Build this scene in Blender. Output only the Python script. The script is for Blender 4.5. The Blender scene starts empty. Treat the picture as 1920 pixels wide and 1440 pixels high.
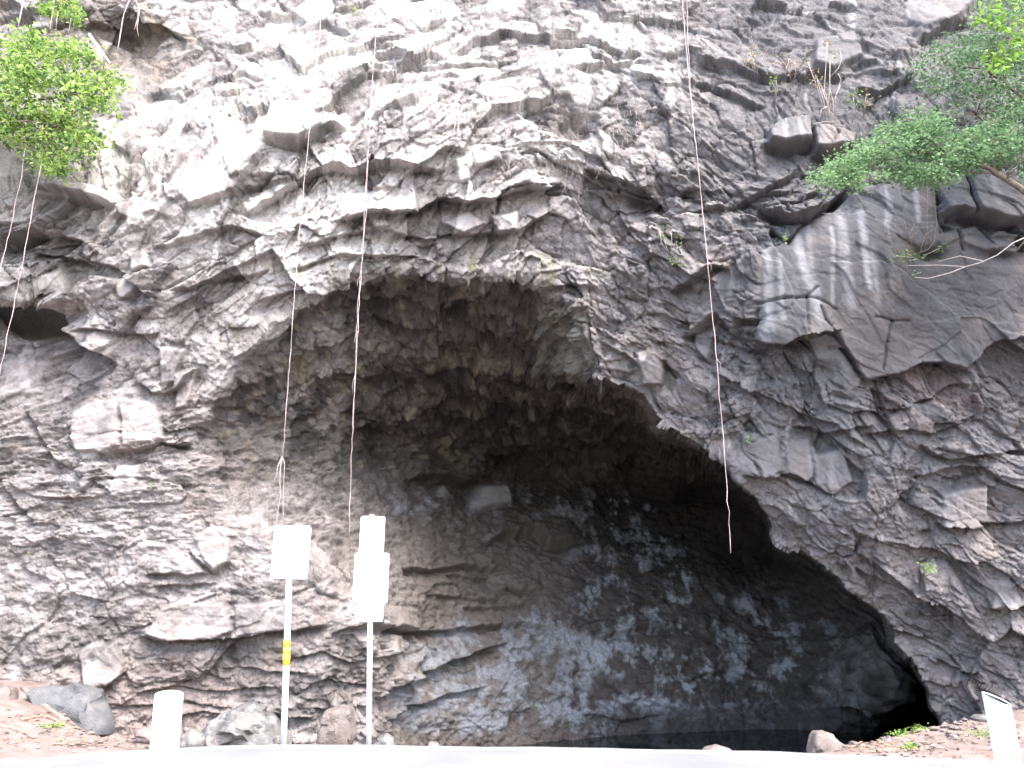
import bpy, bmesh, math, random
import numpy as np
from mathutils import Vector

random.seed(7)
RNG = np.random.default_rng(11)
scene = bpy.context.scene
C = scene.collection

# ------------------------------------------------------------------ camera, sky, sun, exposure
F_PX, PITCH, EYE = 1553.0, math.radians(14.0), 1.6
SP, CP = math.sin(PITCH), math.cos(PITCH)
cam_data = bpy.data.cameras.new('camera')
cam_data.sensor_width = 36.0
cam_data.lens = F_PX / 1920.0 * 36.0
cam_data.clip_end = 2000.0
cam = bpy.data.objects.new('camera', cam_data)
cam.location = (0, 0, EYE)
cam.rotation_euler = (math.radians(90) + PITCH, 0, 0)
C.objects.link(cam)
scene.camera = cam

SUN_EL, SUN_AZ = math.radians(56), math.radians(148)   # azimuth measured from +Y towards +X
world = bpy.data.worlds.new('World')
scene.world = world
world.use_nodes = True
wn = world.node_tree
sky_tex = wn.nodes.new('ShaderNodeTexSky')
sky_tex.sky_type = 'NISHITA'
sky_tex.sun_disc = False
sky_tex.sun_elevation = SUN_EL
sky_tex.sun_rotation = SUN_AZ
sky_tex.dust_density = 3.0
sky_tex.air_density = 1.0
wn.links.new(sky_tex.outputs[0], wn.nodes['Background'].inputs[0])
wn.nodes['Background'].inputs[1].default_value = 0.14
sun_d = bpy.data.lights.new('sun', 'SUN')
sun_d.energy = 1.15
sun_d.angle = math.radians(40)
sun_d.color = (1.0, 0.965, 0.92)
sun = bpy.data.objects.new('sun', sun_d)
sdir = Vector((math.sin(SUN_AZ) * math.cos(SUN_EL), math.cos(SUN_AZ) * math.cos(SUN_EL), math.sin(SUN_EL)))
sun.rotation_euler = sdir.to_track_quat('Z', 'Y').to_euler()
sun.location = (-6, -6, 20)
C.objects.link(sun)
scene.view_settings.view_transform = 'Standard'
scene.view_settings.look = 'None'
scene.view_settings.gamma = 1.0
scene.view_settings.use_curve_mapping = False
scene.view_settings.exposure = 2.95
scene.cycles.max_bounces = 8
scene.cycles.diffuse_bounces = 5

# ------------------------------------------------------------------ helpers
def ray(px, py):
    u = (720.0 - py) / F_PX
    return (px - 960.0) / F_PX, CP - u * SP, SP + u * CP

def W(px, py, Y):
    """World point seen at photo pixel (px, py) standing Y metres in front of the viewpoint."""
    x, y, z = ray(px, py)
    k = Y / y
    return np.stack([x * k, np.zeros_like(np.asarray(k * y)) + Y, EYE + z * k], -1)

def V(px, py, Y):
    return Vector([float(a) for a in W(float(px), float(py), float(Y))])

def G(px, py, z=0.0):
    """Where the view ray through a pixel meets the level z."""
    x, y, zz = ray(px, py)
    k = (z - EYE) / zz
    return Vector((x * k, y * k, z))

def mesh_obj(name, verts, faces, mat=None, parent=None, smooth=False):
    me = bpy.data.meshes.new(name)
    me.from_pydata([tuple(v) for v in verts], [], faces)
    if smooth:
        me.polygons.foreach_set('use_smooth', [True] * len(me.polygons))
    if mat: me.materials.append(mat)
    o = bpy.data.objects.new(name, me)
    C.objects.link(o)
    if parent is not None:
        o.parent = parent
    return o

def thing(name, loc, label, cat, group=None):
    o = bpy.data.objects.new(name, None)
    o.empty_display_size = 0.1
    o.location = loc
    C.objects.link(o)
    tag(o, label, cat, group)
    return o

def tag(o, label, cat, group=None):
    o['label'] = label
    o['category'] = cat
    if group: o['group'] = group
    return o

def child(o, parent):
    """parent o keeping its world place (parents here are only translated)."""
    o.parent = parent
    o.location = o.location - parent.location
    return o

_r = np.random.default_rng(5)
PERM = _r.permutation(256).astype(np.int32)
PERM = np.concatenate([PERM, PERM, PERM])
GRAD = _r.normal(size=(256, 3)).astype(np.float32)
GRAD /= np.linalg.norm(GRAD, axis=1, keepdims=True)
JIT = _r.random((256, 3)).astype(np.float32)
RV = (_r.random(256).astype(np.float32) * 2 - 1)

def perlin(x, y, z, seed=0):
    x = np.asarray(x, np.float32) + seed * 17.31; y = np.asarray(y, np.float32) + seed * 9.77; z = np.asarray(z, np.float32) + seed * 5.13
    xi = np.floor(x); yi = np.floor(y); zi = np.floor(z)
    fx, fy, fz = x - xi, y - yi, z - zi
    xi = xi.astype(np.int32); yi = yi.astype(np.int32); zi = zi.astype(np.int32)
    f = lambda t: t * t * t * (t * (t * 6 - 15) + 10)
    u, v, w = f(fx), f(fy), f(fz)
    out = np.zeros_like(fx)
    for i in (0, 1):
        a = PERM[(xi + i) & 255]
        wu = u if i else 1 - u
        for j in (0, 1):
            b = PERM[(a + yi + j) & 255]
            wv = wu * (v if j else 1 - v)
            for k in (0, 1):
                g = GRAD[PERM[(b + zi + k) & 255]]
                d = g[..., 0] * (fx - i) + g[..., 1] * (fy - j) + g[..., 2] * (fz - k)
                out += wv * (w if k else 1 - w) * d
    return out * 1.6

def fbm(x, y, z, oct=4, seed=0, gain=0.5, ridged=False):
    s = 0.0; a = 1.0; n = 0.0
    for o in range(oct):
        p = perlin(x, y, z, seed + o * 3)
        if ridged: p = 1 - 2 * np.abs(p)
        s = s + a * p; n += a
        a *= gain; x = x * 2.03; y = y * 2.03; z = z * 2.03
    return s / n

def voronoi(x, y, z, seed=0):
    x = np.asarray(x, np.float32) + seed * 13.7; y = np.asarray(y, np.float32) + seed * 7.9; z = np.asarray(z, np.float32) + seed * 3.3
    xi = np.floor(x).astype(np.int32); yi = np.floor(y).astype(np.int32); zi = np.floor(z).astype(np.int32)
    fx, fy, fz = x - xi, y - yi, z - zi
    b1 = np.full(x.shape, 9.0, np.float32); b2 = b1.copy()
    hid = np.zeros(x.shape, np.int32)
    ox = np.zeros_like(b1); oy = ox.copy(); oz = ox.copy()
    for i in (-1, 0, 1):
        a = PERM[(xi + i) & 255]
        for j in (-1, 0, 1):
            b = PERM[(a + yi + j) & 255]
            for k in (-1, 0, 1):
                h = PERM[(b + zi + k) & 255]
                J = JIT[h]
                dx = fx - (i + J[..., 0]); dy = fy - (j + J[..., 1]); dz = fz - (k + J[..., 2])
                d = dx * dx + dy * dy + dz * dz
                m = d < b1
                b2 = np.where(m, b1, np.minimum(b2, d))
                b1 = np.where(m, d, b1)
                hid = np.where(m, h, hid)
                ox = np.where(m, dx, ox); oy = np.where(m, dy, oy); oz = np.where(m, dz, oz)
    return np.sqrt(b1), np.sqrt(b2), hid, ox, oy, oz

def facet(x, y, z, seed, step, tilt):
    """Fractured blocks: every cell has its own height and its own tilted face."""
    f1, f2, h, ox, oy, oz = voronoi(x, y, z, seed)
    g = GRAD[(h * 7 + 31 + seed) & 255]
    val = RV[(h + seed * 5) & 255] * step + (ox * g[..., 0] + oy * g[..., 1] + oz * g[..., 2]) * tilt
    return val, f2 - f1, RV[(h * 3 + 11) & 255]

def sstep(a, b, x):
    t = np.clip((x - a) / (b - a), 0, 1)
    return t * t * (3 - 2 * t)

def tps_fit(pts):
    p = np.array([q[:2] for q in pts], float) / 500.0
    v = np.array([q[2] for q in pts], float)
    n = len(p)
    d = np.linalg.norm(p[:, None] - p[None], axis=2)
    K = d + 1e-9                     # biharmonic "linear" kernel: no wild overshoot
    K = np.where(d > 0, d, 0.0)
    Pm = np.c_[np.ones(n), p]
    A = np.zeros((n + 3, n + 3)); A[:n, :n] = K - np.eye(n) * 0.004; A[:n, n:] = Pm; A[n:, :n] = Pm.T
    sol = np.linalg.solve(A, np.r_[v, 0, 0, 0])
    return p, sol

def tps_eval(fit, px, py):
    p, s = fit
    x = (px / 500.0).astype(np.float32); y = (py / 500.0).astype(np.float32)
    n = len(p)
    out = s[n] + s[n + 1] * x + s[n + 2] * y
    for i in range(n):
        out = out + s[i] * np.sqrt((x - p[i, 0]) ** 2 + (y - p[i, 1]) ** 2)
    return out

def poly_dist(px, py, poly):
    """Signed distance to a closed polygon, positive inside."""
    n = len(poly)
    best = np.full(px.shape, 1e12, np.float32)
    inside = np.zeros(px.shape, bool)
    for i in range(n):
        x0, y0 = poly[i]; x1, y1 = poly[(i + 1) % n]
        ex, ey = x1 - x0, y1 - y0
        t = np.clip(((px - x0) * ex + (py - y0) * ey) / (ex * ex + ey * ey + 1e-9), 0, 1)
        d = (px - x0 - t * ex) ** 2 + (py - y0 - t * ey) ** 2
        best = np.minimum(best, d)
        if y0 != y1:
            c = ((y0 > py) != (y1 > py)) & (px < (x1 - x0) * (py - y0) / (y1 - y0) + x0)
            inside ^= c
    d = np.sqrt(best)
    return np.where(inside, d, -d)

# ------------------------------------------------------------------ the cliff with its cave
pxs = np.concatenate([np.linspace(-520, -24, 48), np.arange(-18, 1938, 2.0), np.linspace(1944, 2440, 48)])
pys = np.concatenate([np.linspace(-900, -24, 66), np.arange(-18, 1420, 2.0), np.linspace(1424, 1600, 30)])
PX, PY = np.meshgrid(pxs.astype(np.float32), pys.astype(np.float32))
NR, NC = PX.shape

FRONT = [(-500,-900,17),(300,-900,17),(960,-900,17),(1600,-900,17),(2400,-900,16),
 (-500,0,12.6),(-500,700,12.2),(-500,1300,12.2),(-500,1600,12.2),
 (0,0,12.7),(0,150,12.2),(0,300,11.8),(0,420,11.9),(0,540,11.8),(60,600,12.9),(0,640,12.7),(0,750,12.6),(0,1000,12.6),(0,1200,12.5),(0,1400,12.4),
 (160,0,12.3),(330,0,12.4),(250,20,12.3),(250,80,12.95),(250,125,12.9),(250,185,12.2),(380,120,12.4),(130,70,12.6),(300,300,11.7),(300,560,12.0),(200,700,12.5),(330,760,12.6),(250,900,12.6),(250,1100,12.7),(250,1300,12.9),(250,1500,12.9),
 (550,0,12.9),(540,120,12.3),(520,250,11.6),(560,400,11.9),(420,620,12.3),(420,720,12.6),(400,850,13.0),(450,1000,13.0),(450,1150,12.9),(450,1300,13.2),(500,1420,13.3),
 (600,1100,13.3),(620,1200,13.2),(650,1320,13.7),(730,1200,13.9),(730,1100,14.1),(720,1400,14.2),
 (800,0,12.9),(800,120,12.3),(800,200,11.8),(800,350,12.1),(800,480,12.6),
 (1050,0,12.8),(1050,140,12.3),(1050,250,12.1),(1150,400,12.7),(1050,500,12.9),
 (1300,0,12.5),(1300,130,12.1),(1300,250,11.9),(1300,450,12.2),(1300,600,12.7),(1250,700,13.1),
 (1450,0,12.4),(1450,150,11.8),(1450,350,11.7),(1500,500,11.6),(1450,620,11.7),(1500,760,12.5),(1400,800,12.7),(1400,900,13.0),
 (1700,0,12.1),(1700,100,11.6),(1700,350,11.4),(1700,550,11.45),(1650,720,12.0),(1700,850,12.3),(1600,950,12.7),
 (1900,0,11.8),(1900,300,11.2),(1900,550,11.4),(1900,750,12.0),(1900,950,12.3),(1900,1150,12.6),(1900,1330,12.9),(1900,1600,12.9),
 (1240,800,13.4),(1440,1000,13.5),(1600,1120,13.6),(1740,1330,13.9),(1760,1500,13.9),(1700,1050,13.1),(1780,1200,13.2),
 (2400,0,11.6),(2400,500,11.0),(2400,1000,11.8),(2400,1600,12.2)]
CAVE = [(390,760,13.0),(480,650,12.9),(560,590,12.9),(640,540,12.9),(770,515,13.0),(870,525,13.0),(960,520,13.0),(1080,530,12.95),(1105,640,13.1),(1110,715,13.3),(1240,800,13.9),
 (700,600,13.7),(850,600,14.2),(1000,610,14.3),(1060,660,14.2),(620,640,13.6),(700,680,14.8),(850,690,15.8),(1000,700,16.2),
 (650,760,15.2),(780,770,16.8),(900,770,18.0),(1050,770,18.3),(1180,790,18.6),(900,840,20.2),(1050,850,21.8),(1200,860,22.5),(1000,885,22.6),(820,850,19.2),(700,840,17.4),
 (450,780,13.8),(540,800,14.4),(600,870,15.0),(430,900,13.5),(480,960,13.6),(560,960,14.2),(650,930,15.2),(740,910,16.8),
 (560,1050,13.8),(650,1050,14.5),(720,1150,14.6),(735,1300,14.7),(730,1450,14.7),
 (800,930,18.0),(900,940,20.4),(800,1050,16.6),(800,1180,16.6),(820,1280,16.8),(800,1400,16.6),
 (920,1060,19.0),(950,1180,18.2),(950,1300,17.9),(950,1420,17.7),
 (1100,930,22.3),(1100,1050,20.6),(1100,1180,19.5),(1100,1300,19.0),(1100,1440,18.7),
 (1300,930,23.2),(1300,1050,21.6),(1300,1180,20.4),(1300,1300,19.8),(1300,1380,19.5),(1300,1500,19.5),
 (1450,1050,22.6),(1500,1150,21.2),(1500,1300,20.2),(1500,1450,20.0),(1600,1180,19.4),(1640,1260,17.8),(1600,1340,18.8),(1690,1250,17.8),
 (1640,1360,19.2),(1695,1300,18.6),(1735,1310,24.0),(1740,1370,24.0),(1700,1400,23.0),(1760,1500,23.0)]
MOUTH = [(1768,1620),(1766,1380),(1757,1345),(1742,1325),(1735,1290),(1717,1258),(1668,1207),(1654,1160),(1592,1112),(1548,1066),(1500,1042),(1450,1012),(1438,966),(1372,896),(1340,862),(1290,832),(1235,800),(1200,748),(1112,718),(1102,690),(1106,600),(1088,560),(1010,545),(960,520),(870,525),(770,515),(640,540),(550,585),(490,645),(410,742),(392,800),(402,900),(470,960),(560,1040),(660,1090),(735,1180),(742,1290),(732,1400),(730,1620)]

# uneven edges: every traced line is read through a small wobble of the rock itself
P0 = W(PX, PY, 13.0).astype(np.float32)
wx = fbm(P0[..., 0] * 2.2, P0[..., 2] * 2.2, 0 * PX, 4, 2) * 16
wy = fbm(P0[..., 0] * 2.2, P0[..., 2] * 2.2, 0 * PX + 7, 4, 4) * 16
QX, QY = PX + wx, PY + wy

front_d = tps_eval(tps_fit(FRONT), PX, PY)
cave_d = tps_eval(tps_fit(CAVE), PX, PY)
# the inner rock lies behind the front at the lip, and joins it along the left
md = poly_dist(PX + wx * 0.7, PY + wy * 0.7, MOUTH)
sharp = sstep(1085, 1125, PX)
width = 34 * (1 - sharp) + 4.5 * sharp
mm = sstep(0, 1, md / (2 * width) + 0.5)
cave_d = np.maximum(cave_d, front_d + 0.02)
BASE_Y = front_d * (1 - mm) + cave_d * mm
P = W(PX, PY, BASE_Y)
del front_d, cave_d

gi = np.gradient(P, axis=1); gj = np.gradient(P, axis=0)
N = np.cross(gi, gj)
N /= np.linalg.norm(N, axis=2, keepdims=True) + 1e-12
tocam = np.array([0, 0, EYE]) - P
tocam /= np.linalg.norm(tocam, axis=2, keepdims=True)
N = np.where((N * tocam).sum(-1, keepdims=True) < 0, -N, N)
def blur(a, r):
    for ax in (0, 1):
        c = np.cumsum(np.pad(a, [(r + 1, r) if i == ax else (0, 0) for i in range(a.ndim)], mode='edge'), axis=ax)
        sl = [slice(None)] * a.ndim; sl2 = [slice(None)] * a.ndim
        sl[ax] = slice(2 * r + 1, None); sl2[ax] = slice(0, -(2 * r + 1))
        a = (c[tuple(sl)] - c[tuple(sl2)]) / (2 * r + 1)
    return a
N = blur(N, 9)
N = N + 0.25 * tocam
N /= np.linalg.norm(N, axis=2, keepdims=True)
# pixels where the sheet runs along the line of sight (the lip's flank)
jump = sstep(0.10, 0.5, np.abs(np.gradient(BASE_Y, axis=0)) + np.abs(np.gradient(BASE_Y, axis=1)))
calm = 1 - blur(jump, 3)

x, y, z = [P[..., i].astype(np.float32) for i in range(3)]
# layers of the lava follow the arch: they climb to the crown from the left and fall to the right
left = np.clip(-(x - 0.3), 0, None); right = np.clip(x - 0.9, 0, None)
zf = sstep(2.0, 4.5, z) * (1 - 0.55 * sstep(7.0, 10.0, z))
wob = fbm(x * 0.5, y * 0.5, z * 0.5, 3, 21)
bw0 = sstep(-5, 30, md) * sstep(870, 960, PY)
S = z + 0.55 * left * zf + 0.50 * right * (1 - 0.5 * sstep(7.5, 10.5, z)) * (1 - bw0) + bw0 * 0.12 * x + 0.45 * wob
T = x + 0.5 * fbm(x * 0.6, y * 0.6, z * 0.6, 3, 25)

def region(cx, cy, rx, ry, p=2.0):
    d = (np.abs((QX - cx) / rx) ** p + np.abs((QY - cy) / ry) ** p)
    return 1 - sstep(0.45, 1.35, d)

def area(poly, soft=6.0):
    xs = [q[0] for q in poly]; ys = [q[1] for q in poly]
    c0, c1 = np.searchsorted(pxs, (min(xs) - 40, max(xs) + 40)); r0, r1 = np.searchsorted(pys, (min(ys) - 40, max(ys) + 40))
    out = np.zeros_like(PX)
    sl = (slice(r0, r1), slice(c0, c1))
    out[sl] = sstep(-soft, soft, poly_dist(PX[sl] + wx[sl] * 0.35, PY[sl] + wy[sl] * 0.35, poly))
    return out

inner = sstep(-5, 30, md)
backwall = inner * sstep(870, 960, PY)
ceiling = inner * (1 - sstep(840, 930, PY))

# smooth joint faces and blocks that stand out of the broken rock
SLABS = [
 # polygon, raise (m), remaining roughness
 ([(1425,470),(1480,452),(1500,420),(1555,398),(1600,360),(1700,340),(1752,350),(1765,440),(1800,420),(1925,470),(1925,615),(1862,640),(1815,690),(1765,678),(1722,680),(1680,698),(1622,708),(1595,668),(1565,625),(1515,620),(1468,640),(1424,634)], 0.10, 0.10),
 ([(1752,350),(1806,322),(1826,404),(1770,402)], 0.16, 0.12),
 ([(1808,330),(1840,318),(1925,330),(1925,420),(1868,414),(1828,402)], 0.24, 0.10),
 ([(1800,430),(1830,418),(1868,470),(1850,478),(1798,455)], 0.16, 0.15),
 ([(1850,440),(1880,428),(1908,440),(1900,466),(1862,470)], 0.16, 0.3),
 ([(1440,240),(1458,225),(1523,212),(1524,257),(1480,268),(1446,264)], 0.13, 0.25),
 ([(1526,226),(1560,232),(1612,244),(1600,268),(1532,276)], 0.10, 0.25),
 ([(1522,640),(1556,625),(1598,690),(1618,715),(1590,730),(1552,712)], 0.14, 0.10),
 ([(1525,712),(1535,740),(1548,755),(1540,768),(1522,748)], 0.12, 0.2),
 ([(1407,827),(1453,812),(1468,876),(1427,893)], 0.16, 0.10),
 ([(1320,822),(1400,828),(1422,890),(1352,868)], 0.10, 0.25),
 ([(1470,830),(1520,822),(1525,890),(1510,905),(1480,880)], 0.08, 0.25),
 ([(1525,850),(1580,840),(1600,905),(1560,930),(1528,905)], 0.10, 0.3),
 ([(1765,925),(1850,912),(1852,978),(1765,982)], 0.14, 0.2),
 ([(1835,1085),(1890,1080),(1915,1136),(1860,1140)], 0.10, 0.2),
 ([(330,345),(352,318),(400,310),(440,345),(448,362),(366,392)], 0.20, 0.15),
 ([(405,235),(450,240),(480,300),(440,345),(425,300)], 0.22, 0.12),
 ([(500,262),(508,205),(580,200),(608,246),(560,268)], 0.20, 0.15),
 ([(590,255),(650,205),(650,240),(610,262)], 0.12, 0.25),
 ([(700,205),(735,195),(780,160),(812,164),(780,190),(735,205)], 0.12, 0.2),
 ([(968,130),(972,105),(1045,88),(1052,135)], 0.10, 0.2),
 ([(1052,96),(1105,82),(1112,120),(1056,130)], 0.08, 0.25),
 ([(852,300),(885,288),(880,335),(860,345)], 0.14, 0.2),
 ([(885,285),(935,290),(940,302),(888,315)], 0.14, 0.2),
 ([(640,365),(700,358),(778,352),(782,396),(700,396),(640,408)], 0.10, 0.25),
 ([(830,420),(880,395),(910,420),(870,438)], 0.10, 0.25),
 ([(920,405),(975,395),(970,430),(930,435)], 0.12, 0.25),
 ([(0,300),(30,290),(40,335),(0,345)], 0.15, 0.3),
 ([(70,365),(100,345),(190,350),(200,372),(130,368)], 0.16, 0.25),
 ([(55,508),(110,510),(135,545),(60,548)], 0.10, 0.3),
 ([(215,385),(265,372),(298,392),(262,415),(225,405)], 0.18, 0.2),
 ([(298,385),(320,372),(345,400),(330,412),(300,405)], 0.14, 0.25),
 ([(228,530),(245,515),(262,535),(250,555),(232,560)], 0.16, 0.2),
 ([(250,480),(275,470),(282,500),(255,512)], 0.16, 0.2),
 ([(0,660),(60,650),(75,735),(0,738)], 0.05, 0.25),
 ([(140,765),(170,745),(220,755),(228,838),(160,860),(135,820)], 0.12, 0.2),
 ([(226,750),(290,755),(310,822),(235,838)], 0.10, 0.2),
 ([(300,650),(345,655),(330,715),(305,720)], 0.10, 0.2),
 ([(330,700),(370,690),(350,765),(325,770)], 0.08, 0.3),
 ([(150,905),(172,880),(178,890),(158,920)], 0.10, 0.3),
 ([(215,870),(262,868),(250,930),(210,920)], 0.08, 0.3),
 ([(275,1185),(305,1140),(340,1128),(420,1130),(440,1180),(400,1196),(320,1199)], 0.14, 0.2),
 ([(440,1135),(545,1130),(546,1178),(445,1190)], 0.08, 0.25),
 ([(150,1225),(175,1205),(215,1205),(238,1240),(222,1275),(160,1287)], 0.18, 0.2),
 ([(365,1010),(395,985),(428,1000),(432,1050),(402,1072),(380,1045)], 0.16, 0.25),
 ([(885,945),(905,912),(955,908),(958,945),(905,955)], 0.14, 0.15),
 ([(730,1140),(778,1140),(775,1180),(735,1174)], 0.15, 0.3),
 ([(730,1185),(752,1190),(748,1225),(728,1230)], 0.2, 0.3),
 ([(1592,1270),(1650,1240),(1720,1275),(1700,1310),(1620,1325)], 0.22, 1.0),
 ([(1112,690),(1200,600),(1235,640),(1215,690),(1180,700)], 0.02, 0.5),
 ([(1195,665),(1215,655),(1245,670),(1240,720),(1205,722)], 0.14, 0.12),
 ([(1345,520),(1375,508),(1385,555),(1350,560)], 0.15, 0.2),
 ([(1290,590),(1330,560),(1340,600),(1325,680),(1300,650)], 0.08, 0.3),
 ([(1700,0),(1830,0),(1790,45),(1725,60),(1690,40)], 0.12, 0.12),
 ([(1530,75),(1600,62),(1620,105),(1560,130),(1525,120)], 0.08, 0.25),
]
smooth_f = np.ones_like(PX); raise_f = np.zeros_like(PX)
slab_any = np.zeros_like(PX)
for poly, up, rough in SLABS:
    m = area(poly, 4.0)
    smooth_f *= 1 - m * (1 - rough)
    raise_f = np.maximum(raise_f, m * up)
    slab_any = np.maximum(slab_any, m)

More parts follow.
